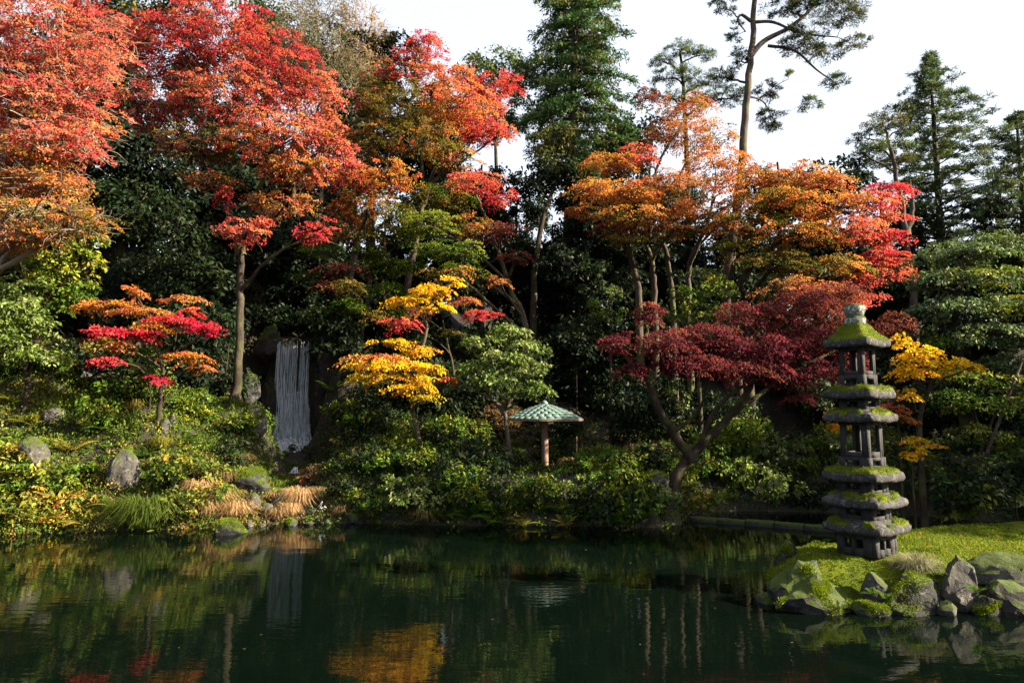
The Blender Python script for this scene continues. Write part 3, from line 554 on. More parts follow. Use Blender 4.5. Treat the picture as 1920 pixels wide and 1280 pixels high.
tree('evergreen_tree', 'broad layered evergreen with light green shelves over dark hollow beyond the mossy bank', 'tree',
     [rooted(TP((1835, 880, 21), (1815, 800, 21), (1800, 700, 21.3), (1790, 600, 21.5), (1800, 500, 21.8)))], .32,
     [W(1800, 475, 22, 80, 16, 'blue'), W(1870, 455, 22, 60, 16, [('blue', 1), ('pale', 1)]), W(1760, 525, 21.5, 55, 16, 'blue'), W(1850, 520, 21.3, 75, 18, [('blue', 1), ('lime', 1)]), W(1790, 575, 21, 70, 18, 'blue'), W(1890, 570, 21, 60, 18, [('blue', 1), ('lime', 1)]), W(1740, 590, 21.3, 40, 14, 'blue'),
      W(1850, 625, 20.8, 70, 18, 'blue'), W(1780, 640, 21.3, 50, 14, 'green'), W(1900, 680, 20.8, 50, 20, 'blue'), W(1830, 700, 20.6, 60, 16, [('green', 1), ('lime', 1)]), W(1790, 745, 20.4, 50, 14, 'green'), W(1860, 755, 20.2, 60, 16, [('green', 1), ('lime', 1)]), W(1825, 800, 20, 34, 5, 'lime'), W(1910, 740, 20.2, 40, 18, 'pale')], 'layer', 'darkbark', minz=3)
tree('evergreen_tree', 'round bright evergreen perched above the crimson maple among grey stems', 'tree',
     [rooted(TP((1310, 660, 25.5), (1308, 600, 25.5), (1310, 550, 25.5)))], .09,
     [W(1340, 535, 25, 40, 20, 'lime'), W(1280, 560, 25, 45, 22, 'green'), W(1310, 590, 25, 50, 20, 'green'), W(1365, 555, 25, 22, 14, 'pale'), W(1320, 510, 25.5, 25, 12, 'pale')], 'broad', 'darkbark')
tree('evergreen_tree', 'narrow column of pale leaves in the dark wood just behind the crimson maple', 'tree',
     [rooted(TP((1145, 700, 26), (1146, 620, 26), (1148, 550, 26)))], .07,
     [W(1148, 545, 26, 18, 22, 'pale'), W(1150, 590, 26, 22, 22, 'pale'), W(1120, 580, 26.5, 30, 26, 'green'), W(1090, 620, 26.5, 45, 30, 'dark')], 'broad', 'darkbark')
tree('evergreen_tree', 'olive domed evergreen in front of the tall cedar', 'tree',
     [rooted(TP((1000, 560, 33), (1010, 450, 33), (1040, 340, 33), (1060, 280, 33)))], .2,
     [W(1060, 262, 33, 45, 22, 'pineol', style='bigbroad'), W(1025, 290, 33, 35, 18, 'pineol', style='bigbroad'), W(1050, 320, 33, 60, 20, 'dark', style='bigbroad'), W(1000, 340, 33, 45, 25, 'deep', style='bigbroad')], 'bigbroad', 'darkbark')
tree('evergreen_tree', 'blue-grey domed evergreen on the skyline between red maple and cedar', 'tree',
     [rooted(TP((930, 500, 42), (930, 350, 42), (930, 200, 42)))], .25,
     [W(930, 112, 42, 55, 14, 'blue', style='bigbroad'), W(900, 140, 42, 55, 22, [('blue', 1), ('pineol', 1)], style='bigbroad'), W(970, 150, 42, 45, 26, 'deep', style='bigbroad'), W(930, 210, 42, 80, 50, 'deep', style='bigbroad')], 'bigbroad', 'darkbark')
tree('evergreen_tree', 'sunlit green evergreen on the skyline between red maple and half bare tree', 'tree',
     [rooted(TP((500, 460, 38), (500, 250, 38), (500, 100, 38)))], .25,
     [W(490, 20, 38, 45, 25, 'pine', style='bigbroad'), W(475, 60, 38, 45, 25, 'green', style='bigbroad'), W(530, 70, 38, 60, 40, [('pine', 1), ('pineol', 1)], style='bigbroad'), W(590, 140, 38, 70, 50, 'pineol', style='bigbroad'), W(500, 130, 38, 60, 50, 'dark', style='bigbroad'), W(660, 220, 38, 60, 60, 'olive', style='bigbroad')], 'bigbroad', 'darkbark')
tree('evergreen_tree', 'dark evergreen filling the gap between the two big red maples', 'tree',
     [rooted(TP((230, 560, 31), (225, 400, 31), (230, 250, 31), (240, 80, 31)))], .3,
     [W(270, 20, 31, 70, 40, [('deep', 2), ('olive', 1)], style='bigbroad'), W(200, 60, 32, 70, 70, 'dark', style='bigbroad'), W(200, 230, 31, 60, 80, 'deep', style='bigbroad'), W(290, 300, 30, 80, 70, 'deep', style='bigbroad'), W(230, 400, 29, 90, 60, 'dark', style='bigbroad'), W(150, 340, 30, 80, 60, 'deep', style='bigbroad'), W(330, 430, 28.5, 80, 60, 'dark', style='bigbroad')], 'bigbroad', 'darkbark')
tree('evergreen_tree', 'big-leaved evergreen with dark rosettes above the low crimson maple', 'tree',
     [rooted(TP((330, 660, 26), (320, 560, 26), (310, 480, 26)))], .1,
     [W(300, 500, 25, 70, 30, 'dark', style='bigbroad'), W(370, 520, 25, 50, 35, 'dark', style='bigbroad'), W(250, 520, 25.5, 50, 35, 'deep', style='bigbroad'), W(320, 560, 24.5, 60, 20, 'dark', style='bigbroad'), W(400, 600, 25, 40, 35, 'deep', style='bigbroad'), W(140, 600, 25, 70, 50, 'deep', style='bigbroad'), W(210, 600, 24.5, 50, 50, 'deep', style='bigbroad')], 'bigbroad', 'darkbark')

# background wood: three prototypes copied over the hill
def proto(seed, h, wd):
    st = np.random.default_rng(seed); lobes = []
    for q in range(13):
        f = st.uniform(.25, 1); az = st.uniform(0, 6.28); rr = wd * (1.05 - .6 * abs(f - .5)) * st.uniform(.15, .6)
        lobes.append([np.array((rr * math.cos(az), rr * math.sin(az), h * f * .92)), (wd * .45 * st.uniform(.7, 1.2), wd * .45 * st.uniform(.7, 1.2), h * .09 * st.uniform(.7, 1.3)), ['dark', 'deep', 'deep'][q % 3]])
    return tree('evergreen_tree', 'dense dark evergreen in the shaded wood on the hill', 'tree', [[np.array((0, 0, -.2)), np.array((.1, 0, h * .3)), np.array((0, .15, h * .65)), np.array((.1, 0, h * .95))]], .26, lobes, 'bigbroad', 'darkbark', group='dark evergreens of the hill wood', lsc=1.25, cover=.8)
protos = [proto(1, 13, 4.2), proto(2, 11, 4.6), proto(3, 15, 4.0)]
spots = [(-16, 34), (-12, 36), (-8, 38), (-5, 36), (-2, 39), (-19, 30), (-24, 32), (-11, 33), (-4.5, 42), (1, 44), (4, 41), (7, 44), (10.5, 42), (14, 42), (18, 40), (-18, 42), (-12, 45), (-26, 40), (22, 40), (25, 34), (-1.5, 34), (12, 36.5), (-6.5, 33.5), (5.5, 35.5), (9, 36.5), (2.2, 36.5), (3.8, 34), (7.2, 34.5), (10.8, 34), (14, 35), (16.5, 34), (19.5, 35), (6.2, 39), (0.2, 36.5)]
used = 0
for q, (x, y) in enumerate(spots):
    sc_ = .8 if x > 0 else .95
    if x > 3: sc_ = .72
    if q >= 20: sc_ = .64
    if q >= 26 and x > 3: sc_ = .84
    loc = (x, y, gz1(x, y) - .1)
    if q < 3:
        o = protos[q]; o.location = loc; o.rotation_euler = (0, 0, q * 1.3); o.scale = (sc_,) * 3
    else: copy_tree(protos[q % 3], loc, q * 1.7, sc_ * random.uniform(.9, 1.1))
# trees that go on beyond the picture edge (they shade the hollow)
for q, (x, y, s_) in enumerate([(23, 15, .72), (27, 17.5, .8), (30, 13, .8), (25, 19.5, .7), (31, 22, 1.0), (29, 27, .9), (35, 18, 1.0)]):
    copy_tree(protos[q % 3], (x, y, max(.4, gz1(x, y)) - .1), q * 2.1, s_, 'dense evergreen continuing the wood outside the picture beyond the mossy bank', 'evergreens beyond the mossy bank')
for x, y, h in ((16.0, 14.0, 11.0), (17.0, 12.8, 11.0), (17.5, 17.2, 11.5)):  # unseen cedars, kept narrow and added only to shade the middle shore
    conifer('cedar_tree', 'unseen narrow cedar added beyond the mossy ground to shade the shore', [np.array((x, y, .3)), np.array((x, y, h * .3)), np.array((x + .1, y, h * .65)), np.array((x, y + .1, h))],
        .2, .12, [(0, 1.7), (.3, 1.9), (.7, 1.5), (1, .3)], 'cedar', 'cedar', 'darkbark', nb=70, droop=.25, up=.1, per=7, group='unseen narrow cedars added to shade the shore')
# ------------------------------------------------------------------ ground finding
_YS = np.concatenate([np.arange(14, 26, .04), np.arange(26, 46, .1)])
def G(px, py):
    """point where the sight line through a pixel meets the hillside"""
    a_, b_ = ray(px, py); g = gz(a_ * _YS, _YS); hit = np.nonzero((EYE + b_ * _YS <= np.maximum(g, 0)))[0]
    Y_ = _YS[hit[0]] if len(hit) else 30
    return np.array((a_ * Y_, Y_, max(0, gz1(a_ * Y_, Y_))))

# ------------------------------------------------------------------ mossy island
IX = [4.0, 4.25, 4.5, 5, 6, 7, 8, 10, 14, 24, 40]
IF = [11.2, 10.75, 10.5, 10.45, 10.4, 10.35, 10.35, 10.3, 10.0, 9.0, 8.0]
IB = [11.25, 11.9, 12.5, 13.0, 13.3, 13.9, 14.4, 15.0, 15.6, 16, 17]
def iz(x, y):
    x = np.atleast_1d(np.asarray(x, float)); y = np.atleast_1d(np.asarray(y, float))
    din = np.minimum(np.minimum(y - np.interp(x, IX, IF), np.interp(x, IX, IB) - y), (x - 4.15) * .7)
    top = .54 + .012 * np.clip(x - 6, 0, 10) + .05 * smooth(12, 14, y)
    z = -.5 + (top + .5) * smooth(-.30, .55, din)
    lump = (vnoise(x, y, .5, 1) - .5) * .13 + (vnoise(x, y, .21, 2) - .5) * .075 + (vnoise(x, y, .09, 5) - .5) * .03
    flat = smooth(6.6, 7.6, x) * smooth(11, 12, y) * .6
    return z + lump * smooth(-.1, .3, din) * (1 - flat)
def moss_material(name, c0, c1, c2):
    m, t, out = newmat(name)
    n = noise_tex(t, 2.2, 6, .65, 'Object'); n2 = noise_tex(t, 60, 4, .7)
    c = ramp(t, n, [(.32, c0), (.5, c1), (.68, c2)]); c = mix(t, n2, mix(t, 1.0, c, (.55, .55, .55), 'MULTIPLY'), c)
    p = N(t, 'ShaderNodeBsdfPrincipled', i_Roughness=.95); p.inputs['Specular IOR Level'].default_value = .1
    p.inputs['Sheen Weight'].default_value = 0
    t.links.new(c, p.inputs['Base Color']); t.links.new(bump(t, n2, .9, .03), p.inputs['Normal']); t.links.new(p.outputs[0], out.inputs[0]); return m
M['mossbed'] = moss_material('moss_carpet', (.035, .052, .003), (.080, .105, .004), (.125, .135, .007))
gx = np.concatenate([np.arange(3.2, 10.5, .05), np.arange(10.5, 40, .6)]); gy = np.arange(9, 17.5, .05)
X, Y = np.meshgrid(gx, gy); V = np.stack([X.ravel(), Y.ravel(), iz(X.ravel(), Y.ravel())], 1); nx, ny = len(gx), len(gy)
i, j = np.meshgrid(np.arange(nx - 1), np.arange(ny - 1)); b = (j * nx + i).ravel(); q4 = np.stack([b, b + 1, b + nx + 1, b + nx], 1)
q4 = q4[V[q4, 2].max(1) > -.35]
a = Acc(); a.add(V, q4); tag(obj('mossy_ground', a.mesh('mossy_ground', True), M['mossbed']), 'lumpy moss covered ground of the small island', kind='structure')
def tufts(acc, p, nrm, h, pal, wd=.3, lean=.5):
    """short pointed blades standing on points p"""
    n = len(p); d = unit(nrm + rng.normal(0, lean, (n, 3))); sd = unit(np.cross(d, rng.normal(0, 1, (n, 3))))
    L = h * rng.uniform(.5, 1.3, (n, 1)); w_ = L * wd
    v = np.stack([p - sd * w_ * .5, p + sd * w_ * .5, p + d * L * .6 + sd * w_ * .35, p + d * L - sd * w_ * .1], 1).reshape(-1, 3)
    acc.add(v, np.arange(n * 4).reshape(-1, 4), pick(pal, n) * rng.uniform(.7, 1.25, (n, 1)))
n = 62000
x = 3.6 + 6.4 * rng.uniform(0, 1, n) ** 1.1; y = rng.uniform(10.2, 15, n); z = iz(x, y); e = .03
nr = unit(np.stack([-(iz(x + e, y) - z) / e, -(iz(x, y + e) - z) / e, np.ones(n)], 1))
keep = (z > .04) & ~((np.abs(x - 5.88) < .36) & (np.abs(y - 11.5) < .36))
a = Acc(); tufts(a, np.stack([x, y, z - .004], 1)[keep], nr[keep], .042, [('moss', 5), ('sedge', 1)])
tag(obj('moss', a.mesh('moss'), M['moss']), 'bright green moss carpeting the island ground', 'moss', kind='stuff')

# ------------------------------------------------------------------ rocks
def rock_mesh(seed, w_, d_, h_, rough=.28, sub=4, taper=.25, cuts=13):
    bm = bmesh.new(); bmesh.ops.create_icosphere(bm, subdivisions=sub, radius=1)
    co = np.array([v.co[:] for v in bm.verts]); st = np.random.default_rng(int(seed * 1000)); o_ = Vector((seed * 3.7, seed * 1.9, seed * 5.3))
    for q in range(cuts):
        d = unit(st.normal(0, 1, 3)); h0 = st.uniform(.60, .86); e = np.maximum(0, co @ d - h0); co -= e[:, None] * d * .78
    co /= np.abs(co).max(0)
    for q, c in enumerate(co):
        v = Vector(c); co[q] += np.array(mnoise.noise_vector(v * 1.3 + o_)) * rough * .45 + np.array(mnoise.noise_vector(v * 3.1 + o_)) * rough * .3 + np.array(mnoise.noise_vector(v * 8 + o_)) * rough * .13 + np.array(mnoise.noise_vector(v * 19 + o_)) * rough * .05
    zf = (co[:, 2] + 1) / 2; k = 1 + taper * .3 - taper * zf
    co[:, 0] = co[:, 0] * k + taper * .15 * zf * np.sign(st.uniform(-1, 1)); co[:, 1] *= k
    for v, c in zip(bm.verts, co): v.co = Vector((c[0] * w_ / 2, c[1] * d_ / 2, (c[2] + .55) * h_ / 1.55))
    me = bpy.data.meshes.new('rock'); bm.to_mesh(me); bm.free()
    return me
rk = [0]
def rock(px, py, Yd, wpx, hpx, mat, label, dr=.8, rough=.28, moss=0, rz=None, island=False, name='rock', cat='rock', sink=.05, mosspal='moss', loc=None, taper=.25):
    rk[0] += 1
    if loc is not None: p0 = np.array(loc, float)
    elif Yd is None: p0 = G(px, py)
    else:
        p0 = P(px, py, Yd)
        g = float(iz(p0[0], p0[1])[0]) if island else gz1(p0[0], p0[1])
        p0[2] = min(p0[2], max(g, -.1) + .02) if not island else p0[2]
    s = np.linalg.norm(p0 - np.array((0, 0, EYE))) / F * .96
    w_, h_ = wpx * s, hpx * s
    me = rock_mesh(rk[0] + 1.37, w_, w_ * dr, h_ * 1.05, rough, 4 if max(wpx, hpx) > 36 else 3, taper)
    me.materials.append(M[mat])
    o = obj(name, me); o.location = p0 - np.array((0, 0, sink * h_ + .02)); o.rotation_euler = (0, 0, rng.uniform(-.5, .5) if rz is None else rz)
    tag(o, label, cat)
    if moss:
        nv = len(me.vertices); co = np.zeros(nv * 3); me.vertices.foreach_get('co', co); co = co.reshape(-1, 3)
        nn = np.zeros(nv * 3); me.vertices.foreach_get('normal', nn); nn = nn.reshape(-1, 3)
        msk = np.nonzero((nn[:, 2] > .25) & (vnoise(co[:, 0] * 9 + rk[0], co[:, 1] * 9 + co[:, 2] * 7, 2.0) < moss))[0]
        if len(msk):
            area = w_ * w_ * dr; cnt = int(min(6500, 350 + area * 7000)); idx = rng.choice(msk, cnt)
            jit = math.sqrt(area / nv) * .9; pp = co[idx] + (lambda r_: r_ - (r_ * nn[idx]).sum(1, keepdims=True) * nn[idx])(rng.normal(0, jit, (cnt, 3)))
            A_ = Acc(); tufts(A_, pp - nn[idx] * .006, nn[idx], .03, mosspal, .35, .6); obj('moss', A_.mesh('moss'), M['moss'], o)
    return o
rock(1518, 1150, 10.75, 168, 84, 'mossrock', 'largest boulder of the island, dark with white lichen spots and mossy top', .75, .4, .27, .3, True)
rock(1446, 1142, 10.95, 72, 34, 'rock', 'low pale-tipped rock slab sloping into the water at the island tip', .8, .2, 0, .5, True)
rock(1478, 1076, 12.1, 66, 62, 'mossrock', 'dark blocky rock behind the big lichen boulder on the island', .8, .25, .35, .2, True)
rock(1640, 1116, 10.5, 46, 40, 'rock', 'square grey stone set in the moss below the pagoda', .7, .2, .08, .1, True, taper=.0)
rock(1697, 1096, 10.5, 22, 22, 'rock', 'small round grey stone under the pale grass tuft', .8, .2, 0, 0, True)
rock(1800, 1125, 10.5, 72, 66, 'paleroc', 'upright bluish white weathered stone in the island edge', .6, .35, .1, .2, True, taper=.1)
rock(1890, 1090, 10.8, 130, 44, 'paleroc', 'long grey boulder with pale crown lying on the moss', .6, .25, .1, -.1, True)
rock(1900, 1150, 10.4, 95, 52, 'wetrock', 'dark purplish stone half under the long pale boulder', .7, .22, .1, .1, True)
rock(1776, 1148, 10.25, 32, 22, 'paleroc', 'small pale blue stone at the waterline of the island', .8, .15, 0, 0, True)
rock(1712, 1150, 10.55, 130, 66, 'mossrock', 'moss smothered boulder below the pale grass tuft', .7, .2, .9, .2, True)
rock(1640, 1158, 10.4, 85, 34, 'mossrock', 'low mossy rock with small ferns at the island waterline', .7, .2, .7, .1, True)
rock(1560, 1160, 10.4, 60, 36, 'mossrock', 'mossy rock foot under the lichen boulder at the water', .7, .25, .6, .4, True)
rock(1850, 1158, 10.35, 60, 40, 'mossrock', 'mossy stone between the upright white stone and the dark purplish stone', .7, .25, .7, .4, True)
rock(238, 908, None, 58, 62, 'paleroc', 'tall pointed standing rock on the bank with white side and moss cap', .7, .3, .25, .5, taper=.42)
rock(212, 900, None, 28, 40, 'paleroc', 'narrow white stone leaning on the tall standing rock', .7, .25, .1, .5)
rock(62, 868, None, 56, 42, 'paleroc', 'sunlit cream rock among yellow plants on the bank', .7, .35, .2, .2, taper=.1)
rock(100, 790, None, 40, 30, 'paleroc', 'small pale stone above the sunlit cream rock', .8, .3, 0, .2)
rock(430, 1000, None, 62, 28, 'mossrock', 'flat green mossy boulder standing in the water off the shore', .7, .15, .95, .2)
rock(478, 988, 17.9, 16, 12, 'paleroc', 'small round grey pebble stone at the stream mouth', .8, .15, 0, 0, loc=(-6.75, 17.95, .02))
rock(497, 988, 17.9, 16, 7, 'rock', 'flat reddish stone beside the round stone at the stream mouth', .8, .15, 0, 0, loc=(-6.45, 18.0, .01))
rock(556, 985, 18, 26, 15, 'mossrock', 'squat mossy stone with grass in the stream mouth', .8, .15, .5, 0, loc=(-5.75, 18.15, .02))
rock(585, 985, 18, 20, 9, 'wetrock', 'flat wet stone in the stream mouth', .8, .15, 0, 0, loc=(-5.3, 18.2, .01))
rock(625, 980, 18, 16, 9, 'rock', 'small grey stone at the foot of the little cascade', .8, .15, 0, 0, loc=(-4.85, 18.35, .02))
rock(730, 966, None, 62, 40, 'rock', 'triangular grey rock with mossy flank on the far shore', .7, .3, .3, .6, taper=.55)
rock(690, 955, None, 34, 20, 'rock', 'low grey rock touching the triangular shore rock', .7, .2, .1, .2)
rock(470, 912, None, 70, 36, 'mossrock', 'rounded boulder with bright moss cushion beside the stream', .8, .2, .6, .2)
rock(476, 955, None, 26, 30, 'paleroc', 'small sunlit white rock among tan grass', .7, .2, 0, .2)
rock(500, 965, None, 24, 24, 'paleroc', 'cream stone next to the small white rock in tan grass', .7, .2, 0, .2)
rock(520, 945, None, 40, 26, 'wetrock', 'black wet rock under the straw tussock by the stream', .7, .2, .1, .2)
rock(308, 808, None, 20, 22, 'paleroc', 'white stone lying on the green bank', .7, .2, 0, .2)
rock(322, 795, None, 14, 20, 'paleroc', 'tiny white stone beside the white stone on the green bank', .7, .2, 0, .2)
rock(478, 808, None, 44, 50, 'rock', 'tall purple grey rock below the clear trunked red maple', .7, .25, .2, .2)
rock(470, 735, 25.5, 36, 50, 'rock', 'upright grey rock beside the trunk of the waterfall maple', .7, .25, .2, .2, loc=P(470, 745, 25.5))
rock(400, 735, None, 46, 40, 'rock', 'shaded rock with ivy behind the clear trunked maple', .8, .3, .3, .2)
rock(160, 705, None, 34, 30, 'rock', 'grey rock in the shade under the low crimson maple', .8, .3, .2, .2)
rock(505, 640, 30, 60, 50, 'cliff', 'dark boulder at the lip of the waterfall', .8, .3, .3, 0, loc=P(505, 660, 30.4))
rock(600, 650, 30, 60, 60, 'cliff', 'dark boulder on the other lip of the waterfall', .8, .3, .3, 0, loc=P(606, 670, 30.4))
rock(620, 700, 28.6, 60, 70, 'cliff', 'brown cliff boulder in the wall beside the waterfall', .8, .3, .3, 0, loc=P(622, 720, 28.9))
rock(620, 640, 28.6, 50, 40, 'rock', 'grey boulder stacked on the cliff beside the waterfall', .8, .3, .3, 0, loc=P(640, 665, 28.9))
rock(496, 760, 29, 40, 140, 'cliff', 'tall dark cliff rock flanking the waterfall on the maple side', .8, .3, .3, 0, loc=P(500, 830, 29.8))
rock(605, 760, 29, 46, 205, 'cliff', 'tall dark cliff rock flanking the waterfall on the golden maple side', .8, .3, .3, 0, loc=P(606, 835, 29.8))
rock(538, 844, 29, 16, 12, 'wetrock', 'round black rock in the foam under the waterfall', .8, .15, 0, 0, loc=(-9.7, 28.4, gz1(-9.7, 28.4) + .02))
rock(566, 846, 29, 20, 14, 'wetrock', 'larger black rock in the foam under the waterfall', .8, .15, 0, 0, loc=(-9.0, 28.3, gz1(-9.0, 28.3) + .02))
rock(780, 860, None, 24, 26, 'rock', 'grey rock in ivy at the foot of the golden maple', .8, .2, .2, 0)
rock(765, 830, None, 14, 16, 'paleroc', 'small pale rock in ivy above the golden maple foot', .8, .2, 0, 0)
rock(1060, 955, None, 36, 40, 'wetrock', 'dark rock among ferns on the shady shore', .8, .25, .3, 0)
rock(1225, 905, None, 60, 30, 'mossrock', 'dark boulder at the foot of the purple-crimson maple', .8, .25, .5, 0)
rock(660, 975, None, 26, 16, 'mossrock', 'mossy stone at the shore beside the little cascade', .8, .2, .5, 0)

# cliff face behind the fall
me = rock_mesh(77.7, 3.6, 1.3, 6.2, .5, 5, 0, 30)
tag(obj('cliff', me, M['cliff'], loc=(-9.55, 31.15, .4)), 'dark wet cliff behind the waterfall', 'cliff')

# ------------------------------------------------------------------ waterfall, stream, cascades
m, t, out = newmat('falling_water')
n = noise_tex(t, 3.0, 4, .6, sx=(5, 5, .45))
p = N(t, 'ShaderNodeBsdfPrincipled', i_Roughness=.3); p.inputs['Base Color'].default_value = (.78, .88, .95, 1); p.inputs['Specular IOR Level'].default_value = .5
tr = N(t, 'ShaderNodeBsdfTransparent'); mx = N(t, 'ShaderNodeMixShader')
t.links.new(ramp(t, n, [(.36, (.06, .06, .06)), (.66, (.82, .82, .82))]), mx.inputs[0]); t.links.new(tr.outputs[0], mx.inputs[1]); t.links.new(p.outputs[0], mx.inputs[2]); t.links.new(mx.outputs[0], out.inputs[0]); M['falls'] = m
m, t, out = newmat('foam')
p = N(t, 'ShaderNodeBsdfPrincipled', i_Roughness=.6); p.inputs['Base Color'].default_value = (.8, .86, .9, 1); t.links.new(p.outputs[0], out.inputs[0]); M['foam'] = m
def strands(acc, x0, x1, y_, ztop, zbot, n, flare=0, w0=.02, w1=.05, throw=.25):
    for q in range(n):
        u_ = rng.uniform(0, 1); x_ = x0 + (x1 - x0) * u_; zt = ztop - rng.uniform(0, .08) * (ztop - zbot); zb = zbot + rng.uniform(0, .35) ** 2 * (ztop - zbot)
        if rng.uniform() < .25: zt = zbot + rng.uniform(.2, .8) * (ztop - zbot)
        k = 9; s = np.linspace(0, 1, k); zz = zt + (zb - zt) * s
        f = (ztop - zz) / (ztop - zbot)
        xx = x_ + (u_ - .5) * flare * f ** 2 + np.cumsum(rng.normal(0, .004, k)); yy = y_ - throw * np.sqrt(f) - rng.uniform(0, .12)
        wd = rng.uniform(w0, w1) * (.55 + .45 * f + .1 * np.sin(s * 9 + q)) * .5
        L_ = np.stack([xx - wd, yy, zz], 1); Rr = np.stack([xx + wd, yy + .01, zz], 1); Fr = np.stack([xx, yy - wd, zz], 1)
        for A_, B_ in ((L_, Fr), (Fr, Rr)):
            v = np.concatenate([A_, B_]); ii = np.arange(k - 1); acc.add(v, np.stack([ii, ii + k, ii + k + 1, ii + 1], 1))
wtop, wbot = P(551, 637, 30)[2], P(551, 838, 29.2)[2]
wf = empty('waterfall', (-9.55, 29.6, wbot - .2), 'tall bluish white waterfall dropping down the dark cliff', 'waterfall')
a = Acc()
for q in range(18):                                    # uneven bundles of fine strands
    xc = -10.3 + 1.45 * (q + rng.uniform(0, 1)) / 18; bw = rng.uniform(.03, .13)
    strands(a, xc - bw, xc + bw, 30.1 - rng.uniform(0, .12), wtop - rng.uniform(0, .10), wbot + max(0, rng.normal(0, .2)), int(rng.uniform(5, 16)), .2, .007, .022)
strands(a, -10.2, -8.8, 30.0, wbot + 2.4, wbot, 80, .35, .01, .035)
strands(a, -10.25, -8.75, 29.95, wbot + 1.0, wbot - .1, 80, .5, .015, .05)
obj('curtain', a.mesh('curtain', True, wf.location), M['falls'], wf)
a = Acc(); n = 1500
u_ = rng.normal(0, 1, (n, 3)); pp = np.array((-9.45, 28.75, max(gz1(-9.45, 28.75), gz1(-9.2, 28.4)) + .10)) + u_ * np.array((.48, .16, .05)) + np.abs(rng.normal(0, 1, (n, 1))) * np.array((0, 0, .16))
run = rng.uniform(0, 1, n) ** 1.5; sgn = np.where(rng.uniform(0, 1, n) < .5, -1, .8)
pp[:, 0] += run * sgn * .7; pp[:, 1] -= run * 1.0; pp[:, 2] -= run * .28
tufts(a, pp, np.tile((0, 0, 1.0), (n, 1)), .085, 'straw', .6, 1.0); a.c = []
obj('foam', a.mesh('foam', False, wf.location), M['foam'], wf)['kind'] = 'stuff'
def cascade(px, py0, py1, Yd, wpx, label, n=26, w1=.04):
    t0, b0 = P(px, py0, Yd), P(px, py1, Yd); wd = wpx / F * Yd / 2; o_ = Acc(); strands(o_, t0[0] - wd, t0[0] + wd, t0[1], t0[2], b0[2], n, .2, w1 * .4, w1, .12)
    e = empty('cascade', b0, label, 'cascade'); obj('curtain', o_.mesh('curtain', True, b0), M['falls'], e)
    o_ = Acc(); k = 70 if n > 5 else 12; pp = b0 + rng.normal(0, 1, (k, 3)) * np.array((wd * 1.2, .10, .008)) - np.array((0, .15, 0)); tufts(o_, pp, np.tile((0, 0, 1.0), (k, 1)), .03, 'straw', .8, 1.5); o_.c = []
    obj('foam', o_.mesh('foam', False, b0), M['falls'], e)['kind'] = 'stuff'
cascade(607, 938, 950, 19.0, 3, 'little white cascade spilling between tan tussocks into the pond', 5, .010)
cascade(452, 868, 884, 22.4, 14, 'small bluish cascade beside the boulder with moss cushion')
cascade(640, 872, 892, 22, 22, 'thin shaded cascade below the dark ivy bank')
cascade(555, 875, 886, 23.2, 8, 'tiny trickle between dark stones under the waterfall')
a = Acc(); k = 24; s = np.linspace(0, 1, k); cx = -9.5 + 3.9 * s + .25 * np.sin(s * 9); cyy = 29.6 - 11.2 * s; wd = .55 + .25 * np.sin(s * 7)
zz = gz(cx, cyy) * .9 + .07; zz = np.minimum.accumulate(zz); zz[-3:] = (.03, .01, .004)
v = np.concatenate([np.stack([cx - wd, cyy, zz], 1), np.stack([cx + wd, cyy, zz], 1)]); ii = np.arange(k - 1)
a.add(v, np.stack([ii, ii + k, ii + k + 1, ii + 1], 1)); tag(obj('stream', a.mesh('stream', True), M['water']), 'dark stream running from the waterfall to the pond', kind='structure')
for q in range(22):
    f = rng.uniform(.03, .97); x_, y_ = -9.5 + 3.9 * f + rng.normal(0, .55), 29.6 - 11.2 * f
    rock(0, 0, 1, rng.uniform(14, 34) * 20 / y_, rng.uniform(9, 20) * 20 / y_, 'wetrock', 'dark wet stone lying in the stream bed below the waterfall', .8, .22, .2 if q % 2 else 0, loc=(x_, y_, gz1(x_, y_)))
    col.objects[-1]['group'] = 'stones of the stream bed'
for o in col.objects:
    if o.get('label', '').startswith('dark wet stone lying'): o['group'] = 'stones of the stream bed'

# ------------------------------------------------------------------ stone pagoda
PY_ = 11.5; pz = lambda py: P(1622, py, PY_)[2]
pb = P(1626, 1034, PY_); Z0 = pb[2]
pag = empty('stone_pagoda', pb, 'tall weathered stone pagoda with six mossy roof tiers on the island', 'pagoda', rz=R(34))
def square_ring(hs, z, m_, noise_a, sd, corner=.03, lift=0):
    pts = []
    for sx, sy, dx, dy in ((-1, -1, 1, 0), (1, -1, 0, 1), (1, 1, -1, 0), (-1, 1, 0, -1)):
        for q in range(m_):
            u_ = q / m_ * 2; x_, y_ = sx + dx * u_, sy + dy * u_
            cr = max(0, (abs(x_) + abs(y_)) - (2 - .22)) / .22; k_ = 1 - corner * cr
            pts.append((x_ * hs * k_, y_ * hs * k_, z))
    pts = np.array(pts)
    for q in range(len(pts)):
        v = Vector(pts[q]); pts[q][2] += lift * max(0, (abs(pts[q][0]) + abs(pts[q][1])) / hs - 1.35) if lift else 0; d = mnoise.noise_vector(v * 9 + Vector((sd, sd, sd))) * noise_a + mnoise.noise_vector(v * 26 + Vector((sd, 0, sd))) * noise_a * .6
        pts[q] += np.array(d)
    return pts
